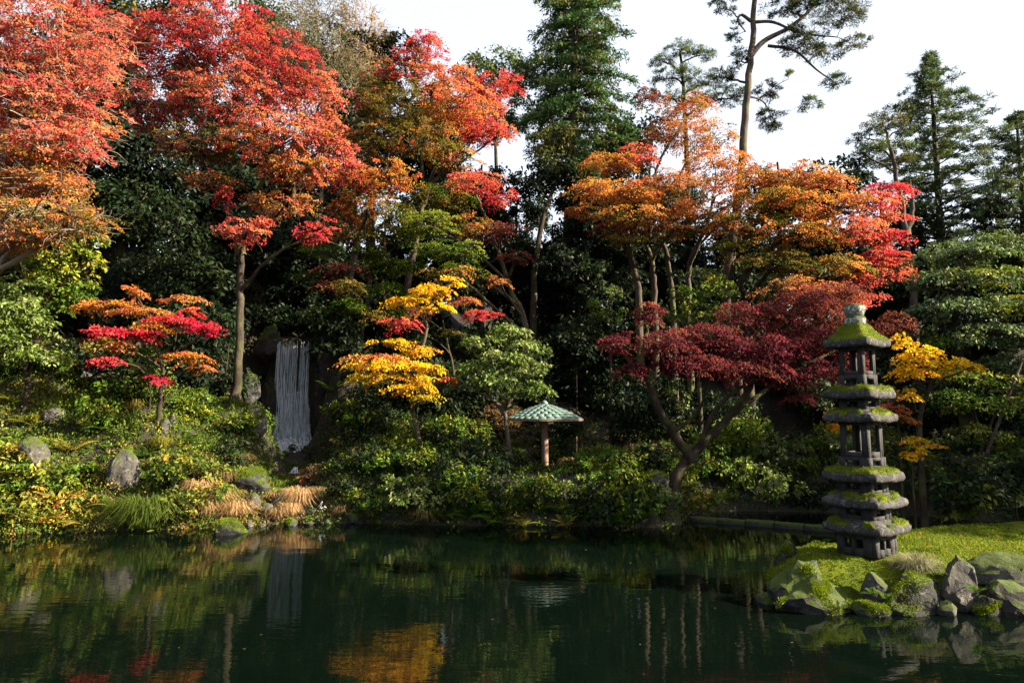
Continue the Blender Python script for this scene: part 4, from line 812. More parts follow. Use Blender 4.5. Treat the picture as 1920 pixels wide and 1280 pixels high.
def ring_mesh(acc, rings, cap=True):
    m_ = len(rings[0]); V_ = np.concatenate(rings); k = len(rings); ii = np.arange(k - 1)[:, None] * m_; jj = np.arange(m_)[None]; j2 = (jj + 1) % m_
    acc.add(V_, np.stack([ii + jj, ii + j2, ii + m_ + j2, ii + m_ + jj], -1).reshape(-1, 4))
    if cap:
        h_ = m_ // 2
        for r_, fl in ((rings[0], True), (rings[-1], False)):
            q = [(i_, i_ + 1, m_ - 2 - i_, m_ - 1 - i_) for i_ in range(h_ - 1)]
            acc.add(r_, [tuple(reversed(x_)) if fl else x_ for x_ in q] if not fl else q)
def roof(s, py_top, py_eave, py_bot, neck, concave, seed, mosst, label=None):
    h, nk = s / 2, neck / 2; z1, z2, z3 = pz(py_top) - Z0, pz(py_eave) - Z0, pz(py_bot) - Z0; m_ = 22
    prof = [(nk * .9, z3 + .012), (h * .8, z3 + .004), (h * .965, z3), (h, z3 + (z2 - z3) * .35), (h * .995, z3 + (z2 - z3) * .75), (h * .96, z2)]
    top = []
    for q in range(1, 8):
        f = q / 7; hh = h * .96 + (nk * 1.02 - h * .96) * f; top.append((hh, z2 + (z1 - z2) * (f ** (1 + concave))))
    A_ = Acc(); rings = [square_ring(hh, zz_, m_, .014 if hh > nk * 1.3 else .003, seed, .05, .03 if hh > h * .75 else 0) for hh, zz_ in prof + top]
    ring_mesh(A_, rings); o = obj('roof_tier', A_.mesh('roof_tier'), M['lantern'], pag)
    if label: o['label'] = label
    # moss cushions on the slope
    tr_ = rings[5:]; G_ = np.array(tr_); k = len(tr_); mk = np.array([[mnoise.noise(Vector(p_) * 4.5 + Vector((seed * 2.3, 0, seed))) + .35 * mnoise.noise(Vector(p_) * 15 + Vector((seed, 3, 0))) for p_ in rr_] for rr_ in tr_])
    edge = np.interp(np.arange(k), [0, 1, k - 2, k - 1], [.3, 1, 1, .1])[:, None]
    hgt = smooth(mosst, mosst + .18, mk) * .042 * edge - .008
    B_ = G_.copy(); B_[..., 2] += hgt; B_[..., :2] *= (1 + .25 * np.maximum(hgt, 0) / np.maximum(.2, np.abs(B_[..., :2]).max(-1)))[..., None]
    A_ = Acc(); ring_mesh(A_, list(B_), False); mo = obj('moss', A_.mesh('moss', True), M['mossbed'], o)
    w_ = np.argwhere(hgt > .004)
    if len(w_):
        cnt = 2600; sel = w_[rng.integers(len(w_), size=cnt)]; a0 = B_[sel[:, 0], sel[:, 1]]; a1 = B_[np.minimum(sel[:, 0] + 1, k - 1), sel[:, 1]]; a2 = B_[sel[:, 0], (sel[:, 1] + 1) % B_.shape[1]]
        u1, u2 = rng.uniform(-.5, .9, (cnt, 1)), rng.uniform(-.5, .9, (cnt, 1)); pts = a0 + (a1 - a0) * u1 + (a2 - a0) * u2
        nn = unit(np.concatenate([pts[:, :2] * .8, np.full((cnt, 1), .6)], 1)); A_ = Acc(); tufts(A_, pts, nn, .02, [('moss', 1), ('sedge', 2)], .35, .6); obj('moss_tuft', A_.mesh('moss_tuft'), M['moss'], o)['kind'] = 'stuff'
    return o
def walls(s, py_top, py_bot, openings, name='wall', th=.07):
    """four walls, pinwheel corners; openings = (x0,x1,z0,z1) as fractions of the wall"""
    z0, z1 = pz(py_bot) - Z0, pz(py_top) - Z0; h = s / 2; A_ = Acc(); xs = sorted({0., 1.} | {o_[0] for o_ in openings} | {o_[1] for o_ in openings})
    X_ = lambda f: -h + f * (s - th); Z_ = lambda f: z0 + f * (z1 - z0)
    for xa, xb in zip(xs[:-1], xs[1:]):
        op = [o_ for o_ in openings if o_[0] <= xa and o_[1] >= xb]
        if op:
            A_.box(X_(xa), X_(xb), -h, -h + th, z0, Z_(op[0][2])); A_.box(X_(xa), X_(xb), -h, -h + th, Z_(op[0][3]), z1)
        else: A_.box(X_(xa), X_(xb), -h, -h + th, z0, z1)
    me = A_.mesh(name)
    for q in range(4):
        o = obj(name, me, M['lanternwall'], pag); o.rotation_euler = (0, 0, q * math.pi / 2)
walls(.65, 994, 1036, [(.20, .44, .30, .72), (.52, .76, .30, .72)], 'base_wall')
roof(1.015, 970, 981, 995, .60, .2, 3.1, -.08)
walls(.56, 946, 971, [(.22, .74, .3, .75)], 'neck_wall')
roof(.985, 921, 934, 947, .58, .2, 7.7, .0)
walls(.53, 899, 923, [(.22, .74, .3, .75)], 'neck_wall')
roof(.955, 875, 885, 900, .55, .1, 11.3, -.2)
walls(.51, 856, 876, [(.24, .78, .22, .72)], 'chamber_base')
walls(.466, 790, 856, [(.22, .86, .15, .90)], 'chamber_wall', .045)
roof(.875, 767, 778, 791, .48, .1, 15.9, -.08)
walls(.44, 747, 768, [(.26, .80, .25, .75)], 'neck_wall', .06)
roof(.845, 724, 734, 748, .46, .1, 19.2, -.12)
walls(.425, 703, 726, [(.26, .84, .18, .66)], 'chamber_base', .06)
walls(.40, 652, 703, [(.22, .88, .13, .88)], 'chamber_wall', .04)
roof(.80, 607, 640, 653, .27, .75, 24.4, -.5)
th_ = np.arange(20) / 20 * 2 * math.pi
def lathe(prof, mat, name, seed):
    A_ = Acc(); rings = []
    for r_, z_ in prof:
        p_ = np.stack([r_ * np.cos(th_), r_ * np.sin(th_), np.full(20, z_)], 1)
        for q in range(20): p_[q] += np.array(mnoise.noise_vector(Vector(p_[q]) * 12 + Vector((seed,) * 3))) * .006
        rings.append(p_)
    ring_mesh(A_, rings); return obj(name, A_.mesh(name, True), mat, pag)
zc = lambda py: pz(py) - Z0
M['finial'] = stone_material('mossy_finial', (.05, .055, .045), (.12, .13, .11), (.34, .36, .34), moss=.45, lichen=.5, scale=6)
lathe([(.14, zc(610)), (.165, zc(607)), (.17, zc(598)), (.15, zc(594)), (.12, zc(593))], M['finial'], 'neck_ring', 1)
lathe([(.11, zc(595)), (.14, zc(592)), (.165, zc(584)), (.168, zc(576)), (.16, zc(573)), (.12, zc(571.5)), (.06, zc(570))], M['finial'], 'finial', 2)

# ------------------------------------------------------------------ umbrella pavilion
pc = G(1021, 868); pc = np.array((P(1021, 800, 23.6)[0], 23.6, gz1(P(1021, 800, 23.6)[0], 23.6)))
pav = empty('umbrella_pavilion', pc, 'round umbrella pavilion with green copper shingle roof on one wooden post', 'pavilion')
ze, zt = P(1025, 786, 23.6)[2] - pc[2], P(1025, 757, 23.6)[2] - pc[2]; RO = 72 / F * 23.6
m, t, out = newmat('verdigris_copper'); oi = N(t, 'ShaderNodeObjectInfo'); n = noise_tex(t, 7, 5, .6)
c = mix(t, n, (.13, .25, .20), (.26, .40, .33)); c = mix(t, ramp(t, oi.outputs['Random'], [(0, (.62, .66, .64)), (1, (1.1, 1.1, 1.1))]), (0, 0, 0), c); 
c2 = mix(t, 1.0, mix(t, n, (.040, .078, .070), (.070, .115, .104)), ramp(t, oi.outputs['Random'], [(0, (.94, .95, .95)), (1, (1.03, 1.02, 1.02))]), 'MULTIPLY')
p = N(t, 'ShaderNodeBsdfPrincipled', i_Roughness=.55); t.links.new(c2, p.inputs['Base Color']); t.links.new(bump(t, n, .3, .01), p.inputs['Normal']); t.links.new(p.outputs[0], out.inputs[0]); M['copper'] = m
M['wood'] = plain_material('brown_log', (.09, .05, .03), (.20, .12, .078), 5, .7, .4, sx=(3, 3, .4))
M['darkwood'] = plain_material('dark_wood', (.03, .018, .012), (.08, .045, .03), 6, .8)
def cone_z(r_): f = r_ / RO; return ze + (zt - ze) * (1 - f ** 1.45)
rows = 8
for q in range(rows):
    r1, r0_ = RO * (1 - q / rows), RO * (1 - (q + 1.12) / rows) if q < rows - 1 else .03
    cnt = max(10, int(2 * math.pi * r1 / .27)); da = 2 * math.pi / cnt * .499
    z1_, z0_ = cone_z(r1) + .014, cone_z(max(r0_, .01)) + .009; A_ = Acc()
    v = []
    for dz in (0, .008):
        for r_, zz_ in ((r1, z1_), (r0_, z0_)):
            for sg in (-1, 1): v.append((r_ * math.cos(sg * da), r_ * math.sin(sg * da), zz_ + dz))
    A_.add(v, [(0, 1, 3, 2), (4, 6, 7, 5), (0, 4, 5, 1), (2, 3, 7, 6), (0, 2, 6, 4), (1, 5, 7, 3)]); me = A_.mesh('shingle')
    for e in range(cnt):
        o = obj('shingle', me, M['copper'], pav); o.rotation_euler = (0, 0, (e + .5 * (q % 2)) / cnt * 2 * math.pi)
A_ = Acc(); th_ = np.arange(32) / 32 * 2 * math.pi; rg = lambda r_, z_: np.stack([r_ * np.cos(th_), r_ * np.sin(th_), np.full(32, z_)], 1)
ring_mesh(A_, [rg(RO * .99, ze - .02), rg(RO * 1.0, ze + .025), rg(RO * .5, cone_z(RO * .5) - .005), rg(.05, cone_z(.05) - .01)]); obj('roof_deck', A_.mesh('roof_deck'), M['copper'], pav)
A_ = Acc(); ring_mesh(A_, [rg(RO * .985, ze - .024), rg(.12, ze + .13)], False); obj('ceiling', A_.mesh('ceiling'), M['darkwood'], pav)
A_ = Acc(); ring_mesh(A_, [rg(RO * 1.004, ze - .045), rg(RO * 1.006, ze + .008)], False); obj('eave_board', A_.mesh('eave_board'), M['wood'], pav)
A_ = Acc(); ring_mesh(A_, [rg(.10, zt - .02), rg(.13, zt + .03), rg(.07, zt + .1), rg(.02, zt + .13)]); obj('roof_cap', A_.mesh('roof_cap', True), M['copper'], pav)
for q in range(12):
    A_ = Acc(); an = q / 12 * 2 * math.pi; A_.tube([(.1, 0, ze + .1), (RO * .98, 0, ze - .035)], [.03, .025], 6); o = obj('rafter', A_.mesh('rafter'), M['darkwood'], pav); o.rotation_euler = (0, 0, an)
A_ = Acc(); A_.tube([(0, 0, -.3), (.01, 0, ze * .4), (0, .01, ze * .8), (0, 0, ze + .15)], [.125, .12, .12, .11], 14); obj('post', A_.mesh('post', True), M['wood'], pav)

# ------------------------------------------------------------------ small garden things
def pole(name, label, p0, p1, r_, mat, cat, lean=0):
    A_ = Acc(); p0, p1 = np.array(p0), np.array(p1); pp = bez(p0, (p0 + p1) / 2 + rng.normal(0, .02, 3), p1, 6); A_.tube(pp, np.linspace(r_, r_ * .8, 6), 8)
    A_.add(np.array([p1 + (np.array((dx, dy, 0)) * r_ * .7) for dx, dy in ((-1, -1), (1, -1), (1, 1), (-1, 1))]), [(0, 1, 2, 3)])
    tag(obj(name, A_.mesh(name, True, p0), M[mat], loc=p0), label, cat)
b_ = P(1195, 810, 27.8); pole('stake', 'thin brown wooden stake standing between two shaded trunks', (b_[0], b_[1], gz1(b_[0], b_[1]) - .1), P(1195, 735, 27.8), .045, 'twig', 'stake')
b_ = P(1081, 855, 24.2); pole('stake', 'short pale stake in dry grass beside the umbrella pavilion', (b_[0], b_[1], gz1(b_[0], b_[1]) - .1), P(1081, 818, 24.2), .03, 'twig', 'stake')
pole('prop_pole', 'reddish brown prop pole slanting under the layered evergreen', P(1850, 850, 19.5), P(1915, 680, 20.2), .05, 'redbark', 'pole')
pole('prop_pole', 'second shorter reddish prop pole leaning into the layered evergreen', P(1835, 860, 20), P(1868, 770, 20.3), .045, 'redbark', 'pole')
b_ = P(178, 560, 25); g_ = gz1(b_[0], b_[1]); gl = empty('garden_lamp', (b_[0], b_[1], g_), 'small post lamp with flat tan hood in the dark wood', 'lamp')
A_ = Acc(); A_.tube([(0, 0, -.1), (0, 0, b_[2] - g_ + .4)], [.04, .035], 8); obj('post', A_.mesh('post'), M['darkwood'], gl)
hz_ = P(178, 540, 25)[2] - g_; A_ = Acc(); ring_mesh(A_, [rg(.12, hz_ - .16), rg(.12, hz_ - .02)]); obj('lamp_body', A_.mesh('lamp_body'), M['twig'], gl)
A_ = Acc(); ring_mesh(A_, [rg(.26, hz_), rg(.27, hz_ + .03), rg(.08, hz_ + .1)]); obj('hood', A_.mesh('hood'), M['twig'], gl)

# stone edging dividing the pond
M['edging'] = stone_material('edging_stone', (0.0090, 0.0090, 0.0084), (0.0210, 0.0204, 0.0180), (0.0390, 0.0390, 0.0360), moss=.5, lichen=.1)
e0, e1 = np.array((4.9, 19.0, 0)), np.array((8.6, 16.9, 0)); ed = empty('stone_edging', e0, 'low mossy stone edging crossing the pond behind the pagoda', 'edging')
dv = e1 - e0; ln = np.linalg.norm(dv); an = math.atan2(dv[1], dv[0]); nb_ = 6
for q in range(nb_):
    A_ = Acc(); L_ = ln / nb_ - .004; rings = []
    for zz_, k_ in ((-.5, 1.0), (.02, 1.0), (.10, .98), (.13, .9)):
        p_ = square_ring(.5, 0, 8, .01, q + 2.2, .03); p_[:, 0] *= L_ * (1 - (1 - k_) * .3); p_[:, 1] *= .34 * k_; p_[:, 2] = zz_ + rng.normal(0, .006, len(p_)); rings.append(p_)
    ring_mesh(A_, rings); o = obj('block', A_.mesh('block', True), M['edging'], ed)
    o.location = dv * ((q + .5) / nb_) + np.array((0, 0, rng.normal(0, .012))); o.rotation_euler = (0, 0, an + rng.normal(0, .015))
# mossy log on the shore
c0, c1 = P(682, 925, 19.6), P(795, 925, 19.6); lg = empty('mossy_log', c0, 'long flat moss covered log lying on the far shore', 'log')
A_ = Acc(); pp = bez(c0, (c0 + c1) / 2 + np.array((0, 0, .05)), c1, 12); A_.tube(pp, [.05] + [.13] * 10 + [.05], 10); obj('wood', A_.mesh('wood', True, c0), M['darkbark'], lg)
A_ = Acc(); k = 5200; pt = pp[0] + (pp[-1] - pp[0]) * rng.uniform(.01, .99, (k, 1)); pt += rng.normal(0, 1, (k, 3)) * np.array((.03, .08, 0)); pt[:, 2] += .10 + .03 * (1 - np.abs(pt[:, 1] - c0[1]) / .15); tufts(A_, pt, np.tile((0, 0, 1.), (k, 1)), .05, 'moss', .3, .5); obj('moss', A_.mesh('moss', False, c0), M['moss'], lg)

# ------------------------------------------------------------------ shrubs
def shrub(px, py, Yd, rx, ry, pal, style, label, n=4, lsc=1.0, cover=1.0, group=None, name='shrub', depth=None):
    c_ = P(px, py, Yd); g_ = gz1(c_[0], c_[1]) if c_[1] > 16 else max(.3, float(iz(c_[0], c_[1])[0])); s = Yd / F; lobes = []
    for q in range(n):
        az = q / n * 6.28 + rng.uniform(0, 1); k_ = .5 if n > 1 else 0
        lobes.append([c_ + np.array((math.cos(az) * rx * s * k_, math.sin(az) * rx * s * k_ * .6, rng.uniform(-.45, .4) * ry * s)), (rx * s * rng.uniform(.5, .7), rx * s * .5, ry * s * rng.uniform(.42, .62)), pal])
    lobes.append([c_, (rx * s * .62, rx * s * .5, ry * s * .6), pal])
    bs = np.array((c_[0], c_[1], min(g_, c_[2]) - .08)); tr_ = [[bs, (bs + c_) / 2 + rng.normal(0, .05, 3), c_ + np.array((0, 0, ry * s * .3))]]
    for q in range(2): tr_.append([bs + np.array((.04, .02, 0)) * (q - .5), (bs + c_) / 2 + rng.normal(0, .12 * rx * s, 3), c_ + rng.normal(0, .3 * rx * s, 3)])
    return tree(name, label, 'shrub', tr_, .03, lobes, style, 'darkbark', group, lsc=lsc, crownname='foliage', trunkname='stem', cover=cover, minz=-9)
SH = [(1002, 912, 20.6, 70, 46, [('green', 3), ('dark', 1)], 'broad', 'feathery green shrub in front of the pavilion post'),
 (960, 885, 20.8, 50, 45, 'deep', 'broad', 'dark bluish shrub beside the feathery shrub under the pale evergreen'),
 (880, 835, 22.6, 55, 42, [('dark', 2), ('green', 1)], 'broad', 'glossy dark shrub under the silvery pale evergreen'),
 (870, 885, 20.8, 50, 26, [('lime', 1), ('pale', 1)], 'broad', 'sunny cream edged shrub on the middle bank'),
 (800, 900, 20.6, 50, 32, [('green', 2), ('dark', 1)], 'broad', 'green shrub on the bank beside the mossy log'),
 (700, 800, 23.5, 70, 60, [('deep', 2), ('dark', 2), ('olive', 1)], 'broad', 'dark ivy thicket beside the waterfall valley'),
 (760, 850, 22.5, 60, 45, [('dark', 2), ('green', 1)], 'broad', 'leafy dark thicket around the golden maple trunk'),
 (680, 860, 22, 50, 40, [('dark', 2), ('olive', 1)], 'broad', 'shaded thicket above the thin shaded cascade'),
 (1300, 925, 19.4, 60, 46, [('lime', 2), ('yellowg', 2)], 'broad', 'yellow green shrub at the foot of the purple-crimson maple'),
 (1235, 870, 21.5, 60, 42, [('deep', 1), ('pale', 1)], 'broad', 'grey green shrub left of the forked maple trunk'),
 (1200, 930, 19.6, 60, 42, 'dark', 'broad', 'dark shrub on the shore beside the ferns'),
 (1400, 900, 21.6, 60, 55, [('pale', 2), ('lime', 1)], 'broad', 'pale sparkling shrub across the inner pond'),
 (1470, 880, 22, 55, 60, [('blue', 2), ('pale', 1)], 'broad', 'blue green shrub across the inner pond'),
 (1400, 800, 24, 70, 55, 'green', 'broad', 'rounded green shrub under the purple-crimson maple'),
 (1530, 850, 22, 60, 50, [('green', 1), ('blue', 1)], 'broad', 'glossy green shrub seen beside the pagoda chamber'),
 (1530, 930, 21, 60, 30, 'deep', 'broad', 'dark overhanging shrub behind the pagoda at the inner pond'),
 (1690, 860, 19.5, 70, 45, [('green', 2), ('dark', 1)], 'broad', 'glossy shrub with the little golden sapling behind the pagoda'),
 (1760, 890, 19, 60, 40, [('green', 1), ('dark', 1)], 'broad', 'green shrub between the pagoda and the round dark bush'),
 (1825, 928, 14.6, 84, 58, [('dark', 3), ('green', 1)], 'broad', 'round dark bush on the back edge of the mossy ground'),
 (1905, 890, 16, 60, 60, 'dark', 'broad', 'dark bush behind the round dark bush'),
 (372, 755, 22.2, 34, 32, [('green', 2), ('blue', 1)], 'broad', 'small round green shrub on the bank below the maple trunk'),
 (285, 690, 20.6, 45, 42, [('pale', 2), ('lime', 1)], 'broad', 'cream variegated shrub under the low crimson maple'),
 (160, 660, 23, 70, 45, [('dark', 2), ('olive', 1)], 'broad', 'dark shrub behind the low crimson maple'),
 (60, 940, 17.6, 70, 50, 'yellowg', 'broad', 'yellowing shrub overhanging the water below the cream rock'),
 (140, 950, 17.7, 55, 42, [('yellowg', 2), ('sedge', 2), ('rust', .4)], 'broad', 'olive and rust shrub at the water beside the sedge clump'),
 (10, 870, 18.2, 60, 60, [('lime', 1), ('yellowg', 1)], 'broad', 'bright yellow green shrub at the edge of the sunlit bank'),
 (170, 885, 18.8, 30, 30, [('lime', 1), ('green', 1)], 'broad', 'arching green shrub beside the tall standing rock'),
 (600, 882, 21.6, 42, 32, 'browng', 'lace', 'brown twiggy bush in the stream valley'),
 (560, 900, 21, 14, 9, [('dusk', 3), ('green', 1)], 'broad', 'small pink leaved bush beside the stream', 1),
 (1080, 640, 30, 60, 60, 'deep', 'bigbroad', 'dark thin stemmed evergreen bush below the cedar'),
 (925, 780, 25.8, 55, 36, 'browng', 'lace', 'russet brown bush behind the silvery pale evergreen'),
 (1110, 880, 22, 40, 20, [('green', 1), ('dark', 2)], 'broad', 'low green bush behind the dry grass by the pavilion'),
 (1250, 740, 25.5, 40, 60, [('pale', 1), ('dark', 2)], 'broad', 'speckled pale bush inside the fork of the purple-crimson maple'),
 (1060, 830, 27, 60, 40, [('dark', 2), ('green', 1)], 'broad', 'dark leafy bush behind the pavilion post'),
]
for q in SH: shrub(*q)
# dark understory of the hill: two prototypes copied
def uproto(seed):
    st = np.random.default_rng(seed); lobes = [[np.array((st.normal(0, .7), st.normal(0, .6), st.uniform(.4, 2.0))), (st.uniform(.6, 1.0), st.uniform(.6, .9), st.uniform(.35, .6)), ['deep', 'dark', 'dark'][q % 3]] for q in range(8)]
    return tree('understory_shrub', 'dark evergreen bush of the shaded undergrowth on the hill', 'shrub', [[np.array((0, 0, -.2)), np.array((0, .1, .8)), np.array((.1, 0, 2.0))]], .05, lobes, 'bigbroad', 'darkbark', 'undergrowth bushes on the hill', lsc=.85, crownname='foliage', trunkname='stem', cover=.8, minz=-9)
up_ = [uproto(5), uproto(6), uproto(8)]; cnt = 0; placed = []
st = np.random.default_rng(3)
while cnt < 95:
    y_ = st.uniform(22.5, 37); x_ = st.uniform(-.8, .8) * y_; t_ = y_ - float(shore(x_))
    if t_ < 5.5 or any((x_ - a_) ** 2 + (y_ - b_) ** 2 < 1.5 for a_, b_ in placed): continue
    if abs(x_ + 9.5 - 3.6 * (29.3 - y_) / 10.3) < 2.0 and y_ < 31.5: continue
    if abs(x_ - 1.2) < 2.8 and y_ < 26.5: continue
    if x_ < -7 and y_ < 23.0: continue
    placed.append((x_, y_)); loc = (x_, y_, gz1(x_, y_) - .05); s_ = st.uniform(.75, 1.25) * (1.15 if y_ > 30 else .9)
    if cnt < 3: o = up_[cnt]; o.location = loc; o.scale = (s_,) * 3
    else: copy_tree(up_[cnt % 3], loc, st.uniform(0, 6.28), s_)
    cnt += 1

# low bushes of the banks: one prototype of each kind, copied
KB = {'lime': ('lime green leafy bush on the pond bank', [('lime', 2), ('green', 1)]), 'green': ('mid green leafy bush on the pond bank', [('green', 3), ('dark', 1)]), 'pale': ('pale cream speckled bush on the pond bank', 'pale'),
      'dark': ('dark glossy low bush on the pond bank', [('dark', 3), ('green', 1)]), 'yellow': ('yellowing low bush on the pond bank', [('yellowg', 3), ('sedge', 2)])}
BP = {}
for q, (k, (lb, pal)) in enumerate(KB.items()):
    st = np.random.default_rng(40 + q)
    lobes = [[np.array((st.normal(0, .32), st.normal(0, .28), st.uniform(.15, .62))), (st.uniform(.28, .45), st.uniform(.25, .4), st.uniform(.14, .24)), pal] for _ in range(7)]
    BP[k] = [tree('bank_bush', lb, 'shrub', [[np.array((0, 0, -.1)), np.array((.02, .02, .25)), np.array((0, .03, .6))]], .02, lobes, 'broad', 'darkbark', 'low bushes of the banks, ' + k, lsc=.8, crownname='foliage', trunkname='stem', minz=-9), 0]
st = np.random.default_rng(77); placed = []
ZN = [((-16, -8.2), (.1, 1.3), 12, ('yellow', 'lime', 'green', 'yellow')), ((-16, -8.2), (2.2, 5.2), 10, ('lime', 'green', 'green', 'dark')), ((-4.6, 4.2), (.15, 1.0), 26, ('green', 'dark', 'green', 'pale')), ((-4.6, 4.2), (1.2, 4.6), 34, ('green', 'dark', 'lime', 'dark')),
      ((5, 17), (.2, 1.2), 18, ('pale', 'green', 'lime', 'dark')), ((5, 17), (1.5, 6), 34, ('green', 'dark', 'pale', 'green')), ((-6, 3), (4.5, 9), 26, ('dark', 'green', 'dark'))]
for xr, tr, n_, kinds in ZN:
    got = tries = 0
    while got < n_ and tries < 900:
        tries += 1; x_ = st.uniform(*xr); y_ = float(shore(x_)) + st.uniform(*tr)
        if any((x_ - a_) ** 2 + (y_ - b_) ** 2 < .3 for a_, b_ in placed) or (abs(x_ + 9.5 - 3.6 * (29.3 - y_) / 10.3) < 1.3 and y_ < 31): continue
        if abs(x_ - 1.1 - .047 * (y_ - 23)) < 1.25 and 18.9 < y_ < 25: continue
        if x_ < -8 and any((x_ - a_) ** 2 + (y_ - b_) ** 2 < .7 for a_, b_ in ((-10.4, 18.3), (-13.3, 18.8), (-9.5, 17.6))): continue
        placed.append((x_, y_)); k = kinds[got % len(kinds)]; loc = (x_, y_, gz1(x_, y_) - .04); s_ = st.uniform(.7, 1.35); rz_ = st.uniform(0, 6.28); got += 1
        if BP[k][1] == 0: o = BP[k][0]; o.location = loc; o.rotation_euler = (0, 0, rz_); o.scale = (s_,) * 3
        else: copy_tree(BP[k][0], loc, rz_, s_)
        BP[k][1] += 1

# ------------------------------------------------------------------ tussocks
def tussock(p0, rad, h, pal, label, n=420, wd=.014, droop=.8, name='grass_tussock', group=None, cat='grass'):
    A_ = Acc(); az = rng.uniform(0, 6.28, n); rr = rad * .45 * np.sqrt(rng.uniform(0, 1, n)); out_ = np.stack([np.cos(az), np.sin(az), np.zeros(n)], 1); b0 = out_ * rr[:, None] * np.array((1, 1, 0)); b0[:, 2] = -.04
    L_ = rng.uniform(.35, 1.2, n)[:, None]; reach = rad * rng.uniform(.1, 1.15, n)[:, None]; out_ = unit(out_ + rng.normal(0, .25, (n, 3)) * np.array((1, 1, 0)))
    p1 = b0 + out_ * reach * .35 + np.array((0, 0, 1)) * h * .75 * L_; p2 = b0 + out_ * reach * .75 + np.array((0, 0, 1)) * h * L_ * (1.0 - .12 * droop); p3 = b0 + out_ * reach * 1.1 + np.array((0, 0, 1)) * h * L_ * (1 - .55 * droop)
    sd = np.stack([-np.sin(az), np.cos(az), np.zeros(n)], 1); cl = pick(pal, n)
    for a0, a1, w0_, w1_ in ((b0, p1, wd, wd), (p1, p2, wd, wd * .8), (p2, p3, wd * .8, wd * .15)):
        v = np.stack([a0 - sd * w0_ / 2, a0 + sd * w0_ / 2, a1 + sd * w1_ / 2, a1 - sd * w1_ / 2], 1).reshape(-1, 3); A_.add(v, np.arange(n * 4).reshape(-1, 4), cl)
    return tag(obj(name, A_.mesh(name), M['grass'], loc=p0), label, cat, group)
for px, py, r_, h_, pal, lb, n_ in [
 (275, 985, .95, .75, 'sedge', 'large dark green sedge clump arching over the water', 900), (370, 925, .5, .45, 'tan', 'tan grass tussock above the sedge clump', 420), (410, 945, .55, .4, [('tan', 3), ('lime', 1)], 'sunlit tan tussock in the middle of the dry bank', 460),
 (440, 965, .55, .4, 'tan', 'golden tan tussock hanging to the water by the mossy boulder', 460), (385, 965, .5, .4, [('tan', 2), ('browng', 1)], 'brownish tussock at the waterline beside the sedge', 420), (420, 905, .4, .32, 'browng', 'brown tussock at the top of the dry bank', 360), (360, 950, .4, .35, 'tan', 'small tan tussock touching the sedge clump', 320),
 (560, 950, .55, .55, 'tan', 'rounded golden tussock glowing beside the little cascade', 620), (545, 965, .35, .35, 'tan', 'smaller golden tussock in front of the rounded one', 320), (518, 972, .34, .34, [('tan', 1), ('browng', 2)], 'drooping grey brown tussock at the stream mouth', 320), (512, 935, .34, .26, 'tan', 'straw tussock capping the black wet rock', 300),
 (605, 928, .26, .28, [('tan', 2), ('lime', 1)], 'little tan and green tussock above the little cascade', 260), (585, 905, .55, .5, 'browng', 'large dull brown tussock in the stream valley', 500), (640, 965, .26, .3, 'browng', 'brown drooping tuft beside the little cascade', 240), (555, 978, .16, .2, 'browng', 'tiny brown tuft on the squat stone', 140),
 (700, 970, .4, .3, [('browng', 1), ('sedge', 1)], 'ragged grass tuft before the triangular shore rock', 300), (800, 975, .5, .35, [('browng', 2), ('sedge', 1)], 'ragged brown grass hanging over the far shore', 380), (1075, 880, .5, .4, 'tan', 'sunlit dry grass beside the umbrella pavilion', 420), (1120, 885, .5, .35, 'tan', 'second tuft of dry grass by the low green bush', 380),
 (1160, 890, .5, .3, [('tan', 1), ('browng', 1)], 'faded dry grass near the grey trunks', 360), (870, 868, .4, .4, [('lime', 1), ('straw', 1)], 'striped pale grass clump on the middle bank', 360), (1330, 880, .6, .35, [('tan', 1), ('lime', 1)], 'dry grass slope under the mossy forked trunk', 460), (660, 925, .3, .25, [('tan', 1), ('lime', 1)], 'bright grass tuft at the end of the mossy log', 260),
 (300, 840, .4, .35, 'yellowg', 'yellow green tuft on the bank below the white stone', 320), (330, 870, .4, .3, 'sedge', 'green tuft on the bank below the round shrub', 300), (250, 770, .4, .4, [('browng', 1), ('yellowg', 1)], 'dry tuft below the cream variegated shrub', 320), (440, 870, .5, .35, 'browng', 'brown tuft on the slope beside the small bluish cascade', 400)]:
    tussock(G(px, py), r_, h_, pal, lb, n_)
p0 = P(1716, 1072, 10.85); p0[2] = max(p0[2], float(iz(p0[0], p0[1])[0])) + .02; tussock(p0, .34, .24, 'straw', 'pale straw grass tuft spilling over the moss before the pagoda', 700, .007, 1.2)

# ------------------------------------------------------------------ ferns
def frond_mesh(L_, pal, seed):
    A_ = Acc(); k = 15; cl = pick(pal, 1)[0]
    rib = lambda s: np.array((L_ * s * .92, 0, L_ * (.62 * s - .55 * s * s)))
    for q in range(k):
        s = (q + 1) / (k + .4); p_ = rib(s); wl = L_ * .26 * (math.sin(math.pi * (s * .82 + .16)) ** .8) * (1 - .25 * s); wd = L_ * .035
        for sg in (-1, 1):
            tip = p_ + np.array((wl * .45, sg * wl, -wl * .2)); mid_ = (p_ + tip) / 2
            A_.add([p_, mid_ + np.array((wd, 0, 0)), tip, mid_ - np.array((wd, 0, 0))], [(0, 1, 2, 3)], [cl * rng.uniform(.85, 1.15)])
    pts = [rib(s) for s in np.linspace(0, 1, 6)]; A_.tube(pts, [.008, .007, .006, .005, .004, .002], 3, cl * .7)
    return A_.mesh('frond')
FM = {k: [frond_mesh(1.0, k, q) for q in range(3)] for k in ('green', 'lime', 'golddk', 'rust', 'yellowg')}
